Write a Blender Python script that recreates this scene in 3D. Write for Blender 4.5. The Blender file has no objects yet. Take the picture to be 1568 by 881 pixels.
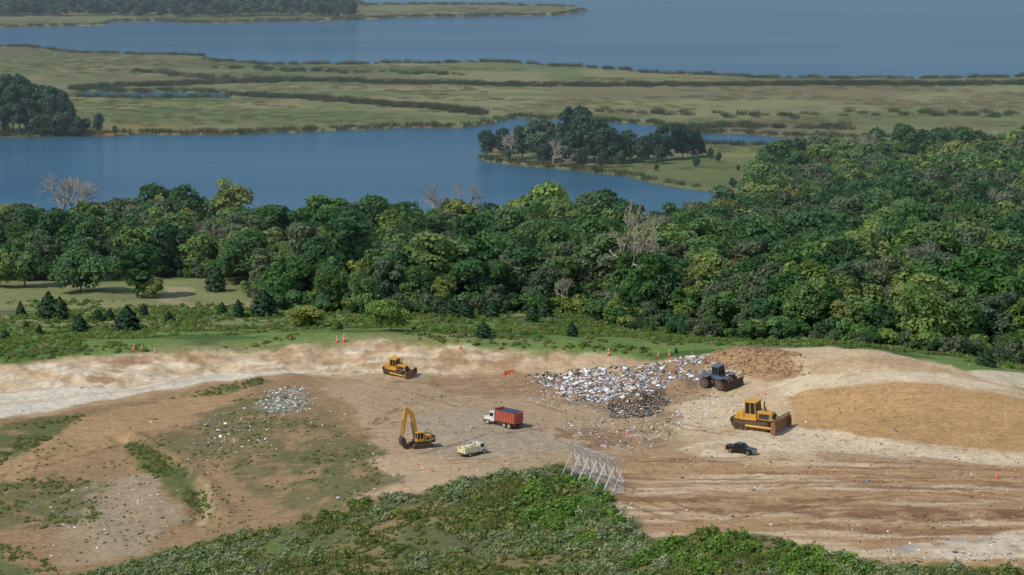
import bpy, math, random
import numpy as np
from mathutils import Vector, Matrix, Euler
random.seed(7); RNG=np.random.default_rng(7)
S=bpy.context.scene
COL=S.collection
# ------------------------------------------------------------------ camera
H=148.0; F=4446.0; PITCH=math.atan(690.5/4446.0)
cp,sp=math.cos(PITCH),math.sin(PITCH)
cam=bpy.data.cameras.new("camera"); camo=bpy.data.objects.new("camera",cam); COL.objects.link(camo)
camo.location=(0,0,H); camo.rotation_euler=(math.pi/2-PITCH,0,0)
cam.sensor_width=36; cam.lens=36*F/1568; cam.clip_start=5; cam.clip_end=60000
S.camera=camo
def ray(u,v):
    a=u-784.0; b=440.5-v
    return a, F*cp+b*sp, -F*sp+b*cp
def W(u,v,z):
    dx,dy,dz=ray(u,v); t=(z-H)/dz
    return (dx*t,dy*t,z)
# ------------------------------------------------------------------ noise
_T=np.random.default_rng(3).random((256,256))
def vn(x,y,s=0):
    x=np.asarray(x,float)+s*17.31; y=np.asarray(y,float)+s*9.77
    xi=np.floor(x).astype(int); yi=np.floor(y).astype(int)
    fx=x-xi; fy=y-yi; fx=fx*fx*(3-2*fx); fy=fy*fy*(3-2*fy)
    a=_T[xi&255,yi&255]; b=_T[(xi+1)&255,yi&255]; c=_T[xi&255,(yi+1)&255]; d=_T[(xi+1)&255,(yi+1)&255]
    return (a*(1-fx)+b*fx)*(1-fy)+(c*(1-fx)+d*fx)*fy
def fbm(x,y,o=4,s=0):
    r=0;a=.5;t=0
    for i in range(o):
        r=r+a*vn(x*2**i,y*2**i,s+i*3); t+=a; a*=.55
    return r/t
def sst(a,b,x):
    t=np.clip((x-a)/(b-a),0,1); return t*t*(3-2*t)
def inpoly(X,Y,P):
    r=np.zeros(X.shape,bool); n=len(P)
    for i in range(n):
        x1,y1=P[i][:2]; x2,y2=P[(i+1)%n][:2]
        if y1==y2: continue
        c=((y1>Y)!=(y2>Y))&(X<(x2-x1)*(Y-y1)/(y2-y1)+x1); r^=c
    return r
def pdist(X,Y,P,closed=True):
    d=np.full(X.shape,1e18); n=len(P)
    for i in range(n if closed else n-1):
        x1,y1=P[i][:2]; x2,y2=P[(i+1)%n][:2]
        vx,vy=x2-x1,y2-y1; L=vx*vx+vy*vy+1e-9
        t=np.clip(((X-x1)*vx+(Y-y1)*vy)/L,0,1)
        d=np.minimum(d,(X-x1-t*vx)**2+(Y-y1-t*vy)**2)
    return np.sqrt(d)
def soft(X,Y,P,w):
    out=np.zeros(X.shape)
    xs=[p[0] for p in P]; ys=[p[1] for p in P]; m=w*2+6
    k=(X>min(xs)-m)&(X<max(xs)+m)&(Y>min(ys)-m)&(Y<max(ys)+m)
    if not k.any(): return out
    x=X[k];y=Y[k]
    nx=x+(fbm(x*.12,y*.12,4,5)-.5)*w*3; ny=y+(fbm(x*.12,y*.12,4,11)-.5)*w*3
    d=pdist(nx,ny,P); i=inpoly(nx,ny,P); sd=np.where(i,d,-d)
    out[k]=sst(-w*.5,w*.5,sd); return out
# ------------------------------------------------------------------ terrain
CP=[ # surveyed spot heights
(0,558,23),(150,545,24),(300,536,24.5),(450,530,25),(580,520,26),(700,530,25),(850,540,24),(950,545,23.3),(1050,547,23.5),(-200,575,22),
(0,600,19),(200,592,19.5),(340,575,20),(480,572,20),(560,572,20),(700,568,20.3),(850,566,20.5),(960,562,21.3),
(500,590,20),(600,640,20),(640,600,20),(760,620,20),(700,700,19.5),(880,700,19.6),(880,610,20.2),(780,660,19.8),(620,700,19.5),(800,710,19.5),
(0,528,17),(150,515,17),(300,515,20),(450,512,20.5),(600,505,20),(800,520,19),(950,522,18),(1050,525,18),
(0,495,13),(300,490,14),(600,485,13.5),(800,490,13),(1000,500,12),(1150,515,12),
(0,465,10.5),(300,465,11),(600,468,10),(800,470,10),(0,440,9.5),(300,440,9.5),
(1120,535,26),(1250,532,28),(1350,538,28.5),(1450,560,27),(1568,598,24.5),(1750,650,23),
(1300,515,14),(1450,530,13),(1568,562,11),(1750,590,8),
(1230,600,24.2),(1320,592,26.2),(1420,588,26.8),(1520,602,25.3),
(1230,650,20.5),(1310,666,20.2),(1400,675,20),(1568,692,19.5),(1800,720,19),
(1150,570,24),(1180,600,22.6),(1100,610,21),(1050,590,20.8),(1150,645,20.4),(1200,690,20),(980,640,20),(1080,690,19.8),
(400,580,20),(470,579,20.1),(540,640,19.8),(570,700,19.2),(578,738,18.6),
(330,602,19),(240,640,17.2),(300,680,16.6),(400,640,18.7),(450,700,17.2),(350,740,14.6),(450,770,14.6),(520,740,17),
(150,680,15),(60,720,13),(190,672,15.8),(250,700,15),(310,780,12.2),(0,665,16.2),(0,710,13.6),(0,800,9.2),(100,860,7.8),(150,770,11),(-200,700,12),(-200,850,6),
(0,640,17.9),(150,612,18.7),(330,584,19.8),(-200,660,17),
(850,720,20.8),(780,732,20.4),(700,748,19.4),(600,765,17.6),(850,800,18.6),(950,760,19.6),(1000,850,18),(600,860,13.3),(300,870,9.8),(850,881,16.4),(740,820,17),(450,830,12.5),
(1000,720,19.5),(1200,740,19.3),(1400,760,19),(1568,745,19),(1568,860,18.2),(1300,860,18),(1150,800,19),(1800,800,18.5),
(784,1000,13.5),(0,1000,2.5),(1568,1000,15),(400,1000,7),(1200,1000,15),(2000,1000,14),(-400,1000,0)]
P3=np.array([W(*c) for c in CP]+[(x,880,8.6) for x in range(-500,501,100)]+[(x,930,7.) for x in range(-500,501,125)]+[(x,1000,4.) for x in range(-500,501,125)]
  +[(x,y,z) for x,z in ((-260,8),(-420,4),(280,10),(450,5)) for y in (480,600,720,800)])
c2=36.
D=np.sqrt(((P3[:,None,:2]-P3[None,:,:2])**2).sum(-1)+c2)
n=len(P3); A=np.zeros((n+3,n+3)); A[:n,:n]=D; A[:n,:n]-=np.eye(n)*0.6
A[:n,n]=1;A[:n,n+1]=P3[:,0]/100;A[:n,n+2]=P3[:,1]/100;A[n:,:n]=A[:n,n:].T
wt=np.linalg.solve(A,np.r_[P3[:,2],0,0,0])
def rbf(x,y):
    x=np.asarray(x,float);y=np.asarray(y,float); r=wt[n]+wt[n+1]*x/100+wt[n+2]*y/100
    for i in range(n): r=r+wt[i]*np.sqrt((x-P3[i,0])**2+(y-P3[i,1])**2+c2)
    return r
def wl(L): return [W(*p) for p in L]
RIM=wl([(-200,575,22),(0,558,23),(150,545,24),(300,536,24.5),(450,530,25),(580,520,26),(700,530,25),(850,540,24),(950,545,23.3),(1050,547,23.5),(1120,535,26),(1250,532,28),(1350,538,28.5),(1450,560,27),(1568,598,24.5),(1750,650,23)])
TOE=wl([(-200,620,18.6),(0,600,19),(200,592,19.5),(340,575,20),(480,572,20),(560,572,20),(700,568,20.3),(850,566,20.5),(960,562,21.3),(1060,556,22.5)])
rx=[p[0] for p in RIM]; ry=[p[1] for p in RIM]; tx=[p[0] for p in TOE]; ty=[p[1] for p in TOE]
BUMPS=[(W(925,588,20.5),1.0,8,5),(W(1010,568,21.5),1.2,9,4),(W(955,575,21),.9,8,4),(W(975,618,20.2),2.6,4.5,4),(W(1042,592,21),2.6,3.4,3),(W(1060,563,22),1.0,6,3),
 (W(1130,548,25),1.5,4,4),(W(1185,560,24.5),1.6,5,3.5),(W(1160,552,25),1.0,3,3),(W(1215,562,25),.9,4,3),(W(1140,565,24),.8,3,2.5)]
GUL=wl([(180,668,16),(235,690,15.2),(285,730,14),(310,760,13),(300,800,11.5)])
GUL2=wl([(90,690,14.5),(180,672,15.6),(250,680,16),(330,650,18)])
RDG=wl([(200,668,16),(262,700,15.5),(318,745,14.2),(345,790,12.6)])
RUTS=[wl(L) for L in ([(960,765,19.4),(1000,790,19),(1060,800,19)],[(985,762,19.4),(1030,785,19.2),(1090,795,19)],[(1010,760,19.4),(1060,780,19.2),(1120,790,19)],[(1040,760,19.4),(1090,776,19.2),(1150,786,19)],
  [(1070,760,19.4),(1120,772,19.2),(1180,782,19)],[(1100,790,19),(1250,768,19.1),(1400,752,19)],[(1100,796,19),(1260,774,19.1),(1400,758,19)],[(1150,745,19.3),(1350,735,19.2),(1568,760,19)],[(1150,750,19.3),(1350,741,19.2),(1568,767,19)],
  [(1220,795,18.9),(1360,790,18.8),(1568,786,18.8)],[(1220,802,18.9),(1360,798,18.8),(1568,794,18.8)],[(560,650,19.8),(640,610,20),(760,600,20),(860,625,20)],[(560,656,19.8),(640,616,20),(760,606,20),(860,631,20)],
  [(690,705,19.5),(850,690,19.7),(1000,700,19.6),(1110,700,19.7)],[(690,710,19.5),(850,695,19.7),(1000,706,19.6),(1110,706,19.7)],[(590,590,20),(760,640,20),(900,680,19.8)],[(640,700,19.5),(740,665,19.8),(880,650,20)],
  [(1170,668,20),(1050,650,20),(960,600,20.5)],[(1172,674,20),(1052,656,20),(955,606,20.5)],[(1240,690,19.9),(1400,703,19.6),(1568,720,19.4)],[(1100,735,19.4),(1250,720,19.5),(1420,730,19.3)],
  [(0,718,13.2),(90,696,14.4),(180,672,15.6)],[(0,726,12.8),(90,704,14.2),(185,680,15.4)],[(0,650,17.3),(140,632,17.6),(300,606,18.6)],[(610,580,20.1),(800,582,20.3),(840,580,20.4)])]
def hgt(x,y,detail=True):
    x=np.asarray(x,float);y=np.asarray(y,float)
    z=rbf(x,y)
    for (c,h,a,b) in BUMPS: z=z+h*np.exp(-((x-c[0])/a)**2-((y-c[1])/b)**2)
    z=z-1.0*np.exp(-(pdist(x,y,GUL,False)/1.6)**2)-.35*np.exp(-(pdist(x,y,GUL2,False)/1.4)**2)+.9*np.exp(-(pdist(x,y,RDG,False)/2.2)**2)
    if detail:
        rimy=np.interp(x,rx,ry); toey=np.interp(x,tx,ty)
        k=1-sst(0,8,y-rimy)
        z=z+(fbm(x*.09,y*.09,4,2)-.5)*.9*k+(fbm(x*.5,y*.5,3,8)-.5)*.4*k+(fbm(x*.05,y*.05,3,4)-.5)*1.6*(1-k)
        bank=sst(-3,3,y-toey)*(1-sst(-1,2,y-rimy))*(x<W(1020,550,22)[0])
        z=z-bank*np.abs(fbm(x*.16,y*.12,4,21)-.5)*3.2
    w=sst(960,1040,y)
    return np.clip(z,1.0,40)*(1-w)+w*1.0
YS=np.arange(470,1050,1.0)
def G(u,v):
    dx,dy,dz=ray(u,v); t=YS/dy; zz=H+dz*t; hh=hgt(dx*t,YS,False)
    k=np.nonzero(zz<hh)[0]
    if len(k)==0 or k[0]==0:
        return W(u,v,1.0 if len(k)==0 else float(hh[0]))
    i=k[0]; a=zz[i-1]-hh[i-1]; b=hh[i]-zz[i]; y=YS[i-1]+a/(a+b+1e-9); t=y/dy
    return (dx*t,y,H+dz*t)
def GP(L): return [G(u,v) for u,v in L]
def W0(L): return [W(u,v,0.3) for u,v in L]
LAND=[W0([(-900,-60),(545,-60),(548,9),(640,8),(760,8),(870,11),(898,17),(870,23),(700,26),(600,28),(540,31),(400,34),(340,37),(260,34),(172,33),(158,40),(0,43),(-900,60)]),
 W0([(-900,66),(0,72),(60,75),(100,82),(250,85),(310,87),(328,96),(400,99),(520,99),(620,97),(760,95),(900,105),(1000,113),(1150,119),(1300,122),(1568,118),(2600,105),(2600,215),(1568,215),(1300,213),(1180,210),(1080,204),(1000,192),(880,184),(830,181),(775,182),(760,189),(700,195),(560,198),(430,202),(320,209),(170,208),(40,208),(-900,212)]),
 W0([(732,238),(760,230),(900,224),(1075,221),(1190,224),(1500,222),(2600,222),(2600,420),(1000,420),(1040,390),(1120,365),(1125,320),(1100,300),(1060,291),(1000,279),(930,268),(880,262),(800,254),(735,246)])]
SLIT=W0([(118,141),(250,141),(350,143),(352,151),(250,150),(118,149)])
def landmask(x,y):
    nx=x+(fbm(x*.03,y*.03,4,31)-.5)*16; ny=y+(fbm(x*.03,y*.03,4,37)-.5)*26
    m=(y<1035+6*np.sin(x*.03))
    for P in LAND: m|=inpoly(nx,ny,P)
    m&=~inpoly(x,ny,SLIT)
    return m
# grid axes
xs=list(np.arange(0,114,0.6)); s=.6
while xs[-1]<520: s=min(s*1.12,3.2); xs.append(xs[-1]+s)
while xs[-1]<9000: s*=1.14; xs.append(xs[-1]+s)
xs=np.array([-a for a in xs[:0:-1]]+xs)
ys=list(np.arange(330,486,2.5)); 
while ys[-1]<735: ys.append(ys[-1]+.55)
while ys[-1]<1300: ys.append(ys[-1]+2.4)
while ys[-1]<2700: ys.append(ys[-1]+5)
s=5
while ys[-1]<16000: s*=1.12; ys.append(ys[-1]+s)
ys=np.array(ys)
NX,NY=len(xs),len(ys)
X,Y=np.meshgrid(xs,ys); 
Z=np.ones_like(X)
k=Y<1045
Z[k]=hgt(X[k],Y[k])
kf=Y>=1000
lm=np.ones(X.shape,bool); lm[kf]=landmask(X[kf],Y[kf])
mz=1.0+(fbm(X[kf]*.04,Y[kf]*.04,3,3)-.5)*.8
t=np.where(lm[kf],np.maximum(mz*sst(1000,1050,Y[kf])+Z[kf]*(1-sst(1000,1050,Y[kf])),.5),-1.5)
Z[kf]=t
def lin(c):
    c=np.array(c)/255.; return np.where(c<=.04045,c/12.92,((c+.055)/1.055)**2.4)
C=np.zeros(X.shape+(3,))
C[:]=lin((170,138,98))
def lay(sel,col,m):
    c=lin(col); C[sel]=C[sel]*(1-m[:,None])+c*m[:,None]
near=Y<980
xn,yn=X[near],Y[near]
nz1=fbm(xn*.06,yn*.06,4,41); nz2=fbm(xn*.3,yn*.3,4,43); nz3=fbm(xn*.03,yn*.22,4,47); nz4=fbm(xn*.9,yn*.9,2,53)
lay(near,(192,164,126),sst(.5,.75,nz3)*.6); lay(near,(146,112,76),sst(.55,.8,1-nz1)*.5)
def zone(col,pts,w=3,op=1.,brk=None):
    m=soft(xn,yn,GP(pts),w)*op
    if brk is not None: m=m*sst(brk-.09,brk+.09,nz2*.6+nz1*.4)
    lay(near,col,m); return m
# right flat
RF=[(900,690),(1568,712),(1800,725),(1900,1000),(1350,1000),(950,800)]
m=zone((168,132,90),RF,4)
lay(near,(200,172,134),m*sst(.5,.62,nz3)*.85); lay(near,(134,98,64),m*sst(.52,.66,fbm(xn*.04,yn*.35,4,61))*.8); lay(near,(186,150,106),m*sst(.55,.68,fbm(xn*.15,yn*.4,4,63))*.6)
zone((122,86,56),[(1180,786),(1350,782),(1480,775),(1568,780),(1700,785),(1700,800),(1500,797),(1300,797)],2,.75,.42)
zone((128,92,60),[(1230,800),(1400,808),(1568,806),(1568,815),(1380,818),(1230,812)],2,.6,.45)
zone((206,188,158),[(1380,838),(1480,820),(1600,812),(1650,850),(1500,862),(1400,860)],3,.85,.4)
zone((150,140,128),[(1340,838),(1395,832),(1440,838),(1420,852),(1350,850)],2,.8,.44); zone((145,134,120),[(1440,824),(1500,820),(1520,826),(1460,830)],2,.7,.42)
zone((200,176,138),[(1180,835),(1300,840),(1350,860),(1250,855)],2,.7)
# floor
zone((172,144,108),[(470,590),(640,570),(830,572),(930,610),(960,690),(820,724),(680,744),(590,744),(560,680),(520,620)],3,.9)
zone((164,146,120),[(620,640),(720,625),(830,650),(880,685),(800,705),(650,700)],3,.75)
zone((184,156,116),[(570,705),(680,700),(820,712),(700,742),(590,742)],2,.6)
zone((144,108,72),[(640,572),(830,570),(900,600),(800,612),(680,600)],3,.6,.42)
zone((140,106,74),[(850,655),(930,650),(1000,662),(1010,685),(930,692),(860,680)],2,.85,.42)
zone((140,112,84),[(830,572),(1090,552),(1090,580),(1030,610),(1020,635),(930,638),(870,615)],3,.75)
# mound right
zone((194,166,126),[(1030,640),(1090,600),(1090,548),(1250,528),(1400,540),(1568,598),(1700,640),(1700,700),(1568,710),(1200,700),(1060,700)],3,.9)
zone((160,122,82),[(1085,552),(1110,530),(1180,530),(1220,545),(1235,575),(1180,585),(1130,570)],2,.85)
zone((212,190,152),[(1180,590),(1240,570),(1400,560),(1560,600),(1430,585),(1300,590),(1200,605)],2,.75)
zone((178,140,96),[(1230,560),(1400,548),(1500,580),(1400,570),(1280,580)],2,.6,.45)
zone((180,140,86),[(1205,608),(1230,600),(1300,592),(1420,588),(1520,600),(1600,618),(1720,700),(1568,692),(1400,677),(1300,667),(1225,652)],1.2,.97)
zone((156,122,76),[(1300,640),(1420,630),(1560,640),(1568,692),(1400,677),(1310,667)],3,.45,.45)
zone((210,188,152),[(1160,655),(1225,655),(1400,682),(1568,697),(1568,712),(1300,700),(1180,688),(1110,700),(1030,690)],2,.8,.4)
zone((210,188,152),[(1050,610),(1180,600),(1140,650),(1040,660)],2,.6,.45)
zone((156,120,80),[(1240,690),(1400,700),(1568,716),(1568,722),(1400,712),(1260,705)],1.5,.6)
# left slope
zone((148,118,80),[(330,586),(470,579),(530,620),(575,700),(590,745),(450,800),(110,890),(-100,990),(-200,640),(0,645),(180,618)],3,.95)
zone((168,134,90),[(0,690),(120,650),(200,625),(330,590),(400,584),(300,640),(200,665),(60,720),(0,740)],3,.85)
zone((158,140,112),[(90,750),(230,725),(280,780),(230,850),(80,870)],3,.7)
zone((96,100,56),[(250,612),(330,592),(400,578),(420,584),(340,605)],2,.85,.4)
zone((108,102,64),[(230,685),(300,640),(380,605),(450,600),(490,640),(560,680),(590,742),(480,800),(400,745),(330,705)],5,.85,.43)
zone((150,144,128),[(385,618),(430,594),(470,592),(484,612),(465,628),(420,636)],3,.5,.4)
zone((98,100,58),[(430,690),(560,685),(590,740),(540,770),(430,740)],4,.7,.42)
zone((90,98,54),[(-150,740),(-50,680),(0,655),(60,638),(135,635),(95,665),(30,698),(-50,740)],2,.9,.4)
zone((88,98,50),[(180,675),(225,682),(280,712),(318,755),(330,800),(290,775),(215,715)],2,.9,.4)
zone((96,98,56),[(-80,760),(80,725),(170,745),(150,800),(60,810),(-80,850)],3,.8,.46)
zone((150,118,84),[(60,830),(160,820),(110,870),(40,881)],3,.5)
zone((182,154,114),[(300,735),(316,735),(326,790),(308,830),(297,790)],1.5,.6,.42)
zone((90,100,54),[(-200,850),(0,830),(40,881),(0,1000),(-200,1000)],4,.9)
# road and bank
toey=np.interp(xn,tx,ty); rimy=np.interp(xn,rx,ry)
bm=sst(-4,1,yn-toey+(nz2-.5)*5)*(xn<W(1060,555,22)[0]+0*xn)
fade=sst(W(1050,550,22)[0],W(620,550,22)[0],xn)
lay(near,(196,168,130),bm*(.5+.5*fade)); lay(near,(166,130,90),bm*sst(.48,.64,fbm(xn*.2,yn*.15,4,71))*.8)
lay(near,(214,196,166),bm*sst(.52,.66,fbm(xn*.12,yn*.3,4,73))*.8*fade); lay(near,(150,112,74),bm*sst(.54,.66,fbm(xn*.09,yn*.5,4,75))*.35)
zone((206,194,170),[(-200,690),(0,642),(200,606),(320,584),(400,577),(480,574),(345,572),(200,591),(0,602),(-200,625)],1.6,.95)
zone((184,160,126),[(-200,660),(0,622),(200,599),(320,580),(320,577),(200,596),(0,618),(-200,650)],1,.5)
# foreground veg
FV=[(60,900),(250,850),(400,810),(520,778),(620,754),(760,730),(850,716),(920,742),(950,800),(1010,835),(1080,815),(1160,822),(1250,845),(1330,868),(1420,872),(1568,876),(1700,1000),(0,1000)]
fv=zone((92,96,58),FV,4,.96); 
lay(near,(142,120,80),fv*sst(.52,.66,nz1)*.7); lay(near,(98,116,52),fv*sst(.56,.7,fbm(xn*.08,yn*.08,3,83))*.7)
zone((146,116,76),[(620,775),(760,745),(840,730),(850,750),(700,790),(560,830),(520,810)],3,.6,.44)
zone((82,112,44),[(830,735),(900,730),(935,760),(950,800),(880,835),(840,800)],3,.8,.36)
# ruts
rd=np.full(xn.shape,1e9); kk3=yn<720
for R_ in RUTS: rd[kk3]=np.minimum(rd[kk3],pdist(xn[kk3]+(nz1[kk3]-.5)*5,yn[kk3]+(nz2[kk3]-.5)*2.5,R_,False))
rm=np.exp(-(rd/.55)**2)*sst(.38,.5,nz2); lay(near,(112,82,54),rm*.62)
Zn=Z[near]; Z[near]=Zn-rm*.14+np.exp(-((rd-1.1)/.5)**2)*.08
# meadow
md=sst(-1,2.5,yn-rimy+(nz2-.5)*4)
g=lin((92,122,50))*(1-nz1[:,None])*1.+lin((112,130,62))*nz1[:,None]
C[near]=C[near]*(1-md[:,None])+g*md[:,None]
lay(near,(136,130,84),md*sst(.5,.65,fbm(xn*.02,yn*.06,4,91))*.75); lay(near,(62,86,38),md*sst(.5,.64,fbm(xn*.05,yn*.12,4,93))*.75)
zone((136,136,86),[(-100,478),(0,476),(430,470),(430,425),(200,420),(-100,430)],4,.7)
zone((168,146,108),[(120,474),(260,470),(380,462),(380,470),(230,478),(120,480)],1.5,.8)
zone((168,146,108),[(255,440),(300,443),(275,460),(330,468),(240,462)],1.5,.7)
zone((146,140,96),[(0,487),(300,488),(560,484),(560,498),(300,500),(0,500)],3,.6,.42)
zone((205,185,150),[(1480,566),(1600,576),(1700,600),(1600,600),(1500,580)],1.5,.9)
# forest floor
FOR=[GP([(-500,428),(0,430),(330,424)])+GP([(400,448),(430,470),(560,480),(760,478),(900,478),(960,500),(1080,512),(1180,518),(1300,524),(1430,540),(1568,556),(1750,580)])+
  [W(2300,600,5),W(2300,262,1),W(1568,262,1),W(1190,266,1),W(1170,300,1),W(1125,368,1),W(1040,392,1),W(784,395,1),W(0,393,1),W(-500,393,1)]]
kk=Y<1400; fm=soft(X[kk],Y[kk],FOR[0],6)
lay(kk,(40,52,28),fm)
# marsh
far=(Y>=1000)&lm
xf,yf=X[far],Y[far]; fl=1-soft(xf,yf,FOR[0],6)
a=fbm(xf*.012,yf*.012,5,101); b=fbm(xf*.005,yf*.02,5,103)
c=lin((104,108,70))*np.ones((len(xf),3))
def mixc(c,col,m): return c*(1-m[:,None])+lin(col)*m[:,None]
for P,col,op in ((W0([(-100,150),(120,152),(350,153),(560,165),(690,176),(740,185),(560,192),(330,200),(180,185),(-100,170)]),(98,112,64),.85),
     (W0([(170,186),(320,200),(325,208),(180,206),(100,205)]),(146,116,62),.8),
     (W0([(1080,226),(1180,228),(1170,262),(1100,285),(1000,270),(1000,250)]),(108,116,64),.8),
     (W0([(355,133),(800,136),(1568,134),(1568,190),(1200,190),(900,172),(690,160),(520,148)]),(126,124,84),.7),
     (W0([(-200,78),(320,90),(320,125),(-200,135)]),(98,98,62),.6),
     (W0([(330,105),(900,108),(1100,125),(500,122),(330,126)]),(92,102,60),.7)):
    c=mixc(c,col,soft(xf,yf,P,14)*op)
c=mixc(c,(134,124,88),sst(.48,.6,a)*.55); c=mixc(c,(78,94,52),sst(.5,.62,b)*.6); c=mixc(c,(104,92,68),sst(.54,.66,1-a)*.6)
C[far]=C[far]*(1-fl[:,None])+c*fl[:,None]
lum_=C[near].mean(axis=1,keepdims=True); C[near]=(C[near]*.88+lum_*.12)*.98; C[far]*=1.1; C[~lm]=lin((60,62,50))
def mesh_np(name,co,faces,mats=(),col=None,smooth=False,mi=None,parent=None,link=True):
    me=bpy.data.meshes.new(name); co=np.asarray(co,np.float32); faces=np.asarray(faces,np.int32)
    me.vertices.add(len(co)); me.vertices.foreach_set("co",co.ravel())
    nf,kq=faces.shape
    me.loops.add(nf*kq); me.loops.foreach_set("vertex_index",faces.ravel())
    me.polygons.add(nf); me.polygons.foreach_set("loop_start",np.arange(0,nf*kq,kq,dtype=np.int32))
    if smooth: me.polygons.foreach_set("use_smooth",np.ones(nf,bool))
    if mi is not None: me.polygons.foreach_set("material_index",np.asarray(mi,np.int32))
    for m in mats: me.materials.append(m)
    me.update(calc_edges=True)
    if col is not None:
        at=me.color_attributes.new("Col",'FLOAT_COLOR','POINT')
        cc=np.ones((len(co),4),np.float32); cc[:,:3]=col; at.data.foreach_set("color",cc.ravel())
    o=bpy.data.objects.new(name,me)
    if link: COL.objects.link(o)
    if parent: o.parent=parent
    return o
# ------------------------------------------------------------------ materials
def newmat(name):
    m=bpy.data.materials.new(name); m.use_nodes=True; nt=m.node_tree; nt.nodes.clear(); return m,nt
def mathn(nt,op,a,b):
    nd=nt.nodes.new("ShaderNodeMath"); nd.operation=op
    for i,q in enumerate((a,b)):
        if hasattr(q,'links'): nt.links.new(q,nd.inputs[i])
        else: nd.inputs[i].default_value=q
    return nd.outputs[0]
def attr(nt,nm):
    a=nt.nodes.new("ShaderNodeAttribute"); a.attribute_name=nm; return a.outputs["Color"]
def noise(nt,scale,detail=4,vec=None,rough=.6):
    nd=nt.nodes.new("ShaderNodeTexNoise"); nd.inputs["Scale"].default_value=scale; nd.inputs["Detail"].default_value=detail; nd.inputs["Roughness"].default_value=rough
    if vec is not None: nt.links.new(vec,nd.inputs["Vector"])
    return nd.outputs["Fac"]
def colscale(nt,col,fac):
    nd=nt.nodes.new("ShaderNodeVectorMath"); nd.operation='SCALE'; nt.links.new(col,nd.inputs[0])
    if hasattr(fac,'links'): nt.links.new(fac,nd.inputs["Scale"])
    else: nd.inputs["Scale"].default_value=fac
    return nd.outputs[0]
def outp(nt,sh): 
    o=nt.nodes.new("ShaderNodeOutputMaterial"); nt.links.new(sh,o.inputs[0])
def mat_ground():
    m,nt=newmat("ground_soil_grass"); ac=attr(nt,"Col")
    g=nt.nodes.new("ShaderNodeNewGeometry"); p=g.outputs["Position"]
    n1=noise(nt,.9,5,p,.65); n2=noise(nt,.16,4,p); n3=noise(nt,3.0,3,p)
    mp=nt.nodes.new("ShaderNodeMapping"); mp.inputs["Scale"].default_value=(.12,1.1,.6); nt.links.new(p,mp.inputs[0]); n4=noise(nt,1.,4,mp.outputs[0],.6)
    f=mathn(nt,'MULTIPLY_ADD',n1,1.1); f.node.inputs[2].default_value=-.12
    f=mathn(nt,'ADD',f,mathn(nt,'MULTIPLY',n2,.35)); f=mathn(nt,'ADD',f,mathn(nt,'MULTIPLY',n4,.55)); f=mathn(nt,'ADD',f,mathn(nt,'MULTIPLY',n3,.2))
    c=colscale(nt,ac,f)
    b=nt.nodes.new("ShaderNodeBump"); b.inputs["Strength"].default_value=.7; b.inputs["Distance"].default_value=.4
    nt.links.new(mathn(nt,'ADD',n1,mathn(nt,'MULTIPLY',n3,.3)),b.inputs["Height"])
    s=nt.nodes.new("ShaderNodeBsdfPrincipled"); s.inputs["Roughness"].default_value=.95; s.inputs["Specular IOR Level"].default_value=.1
    nt.links.new(c,s.inputs["Base Color"]); nt.links.new(b.outputs[0],s.inputs["Normal"]); outp(nt,s.outputs[0]); return m
def mat_water():
    m,nt=newmat("lake_water"); g=nt.nodes.new("ShaderNodeNewGeometry"); p=g.outputs["Position"]
    mp=nt.nodes.new("ShaderNodeMapping"); mp.inputs["Scale"].default_value=(.0016,.008,.01); nt.links.new(p,mp.inputs[0]); big=noise(nt,1.,6,mp.outputs[0],.65)
    mp2=nt.nodes.new("ShaderNodeMapping"); mp2.inputs["Scale"].default_value=(.10,.28,.3); nt.links.new(p,mp2.inputs[0]); rip=noise(nt,1.,4,mp2.outputs[0],.7)
    r=nt.nodes.new("ShaderNodeValToRGB"); r.color_ramp.elements[0].position=.33; r.color_ramp.elements[1].position=.68
    r.color_ramp.elements[0].color=(.024,.080,.136,1); r.color_ramp.elements[1].color=(.054,.132,.192,1)
    nt.links.new(big,r.inputs[0])
    b=nt.nodes.new("ShaderNodeBump"); b.inputs["Strength"].default_value=1.; b.inputs["Distance"].default_value=.8; nt.links.new(rip,b.inputs["Height"])
    d=nt.nodes.new("ShaderNodeBsdfDiffuse"); gl=nt.nodes.new("ShaderNodeBsdfGlossy"); gl.inputs["Roughness"].default_value=.12; gl.inputs["Color"].default_value=(.55,.74,.9,1)
    nt.links.new(r.outputs[0],d.inputs["Color"]); nt.links.new(b.outputs[0],gl.inputs["Normal"]); ms=nt.nodes.new("ShaderNodeMixShader"); ms.inputs[0].default_value=.24
    nt.links.new(d.outputs[0],ms.inputs[1]); nt.links.new(gl.outputs[0],ms.inputs[2]); outp(nt,ms.outputs[0]); return m
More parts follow.
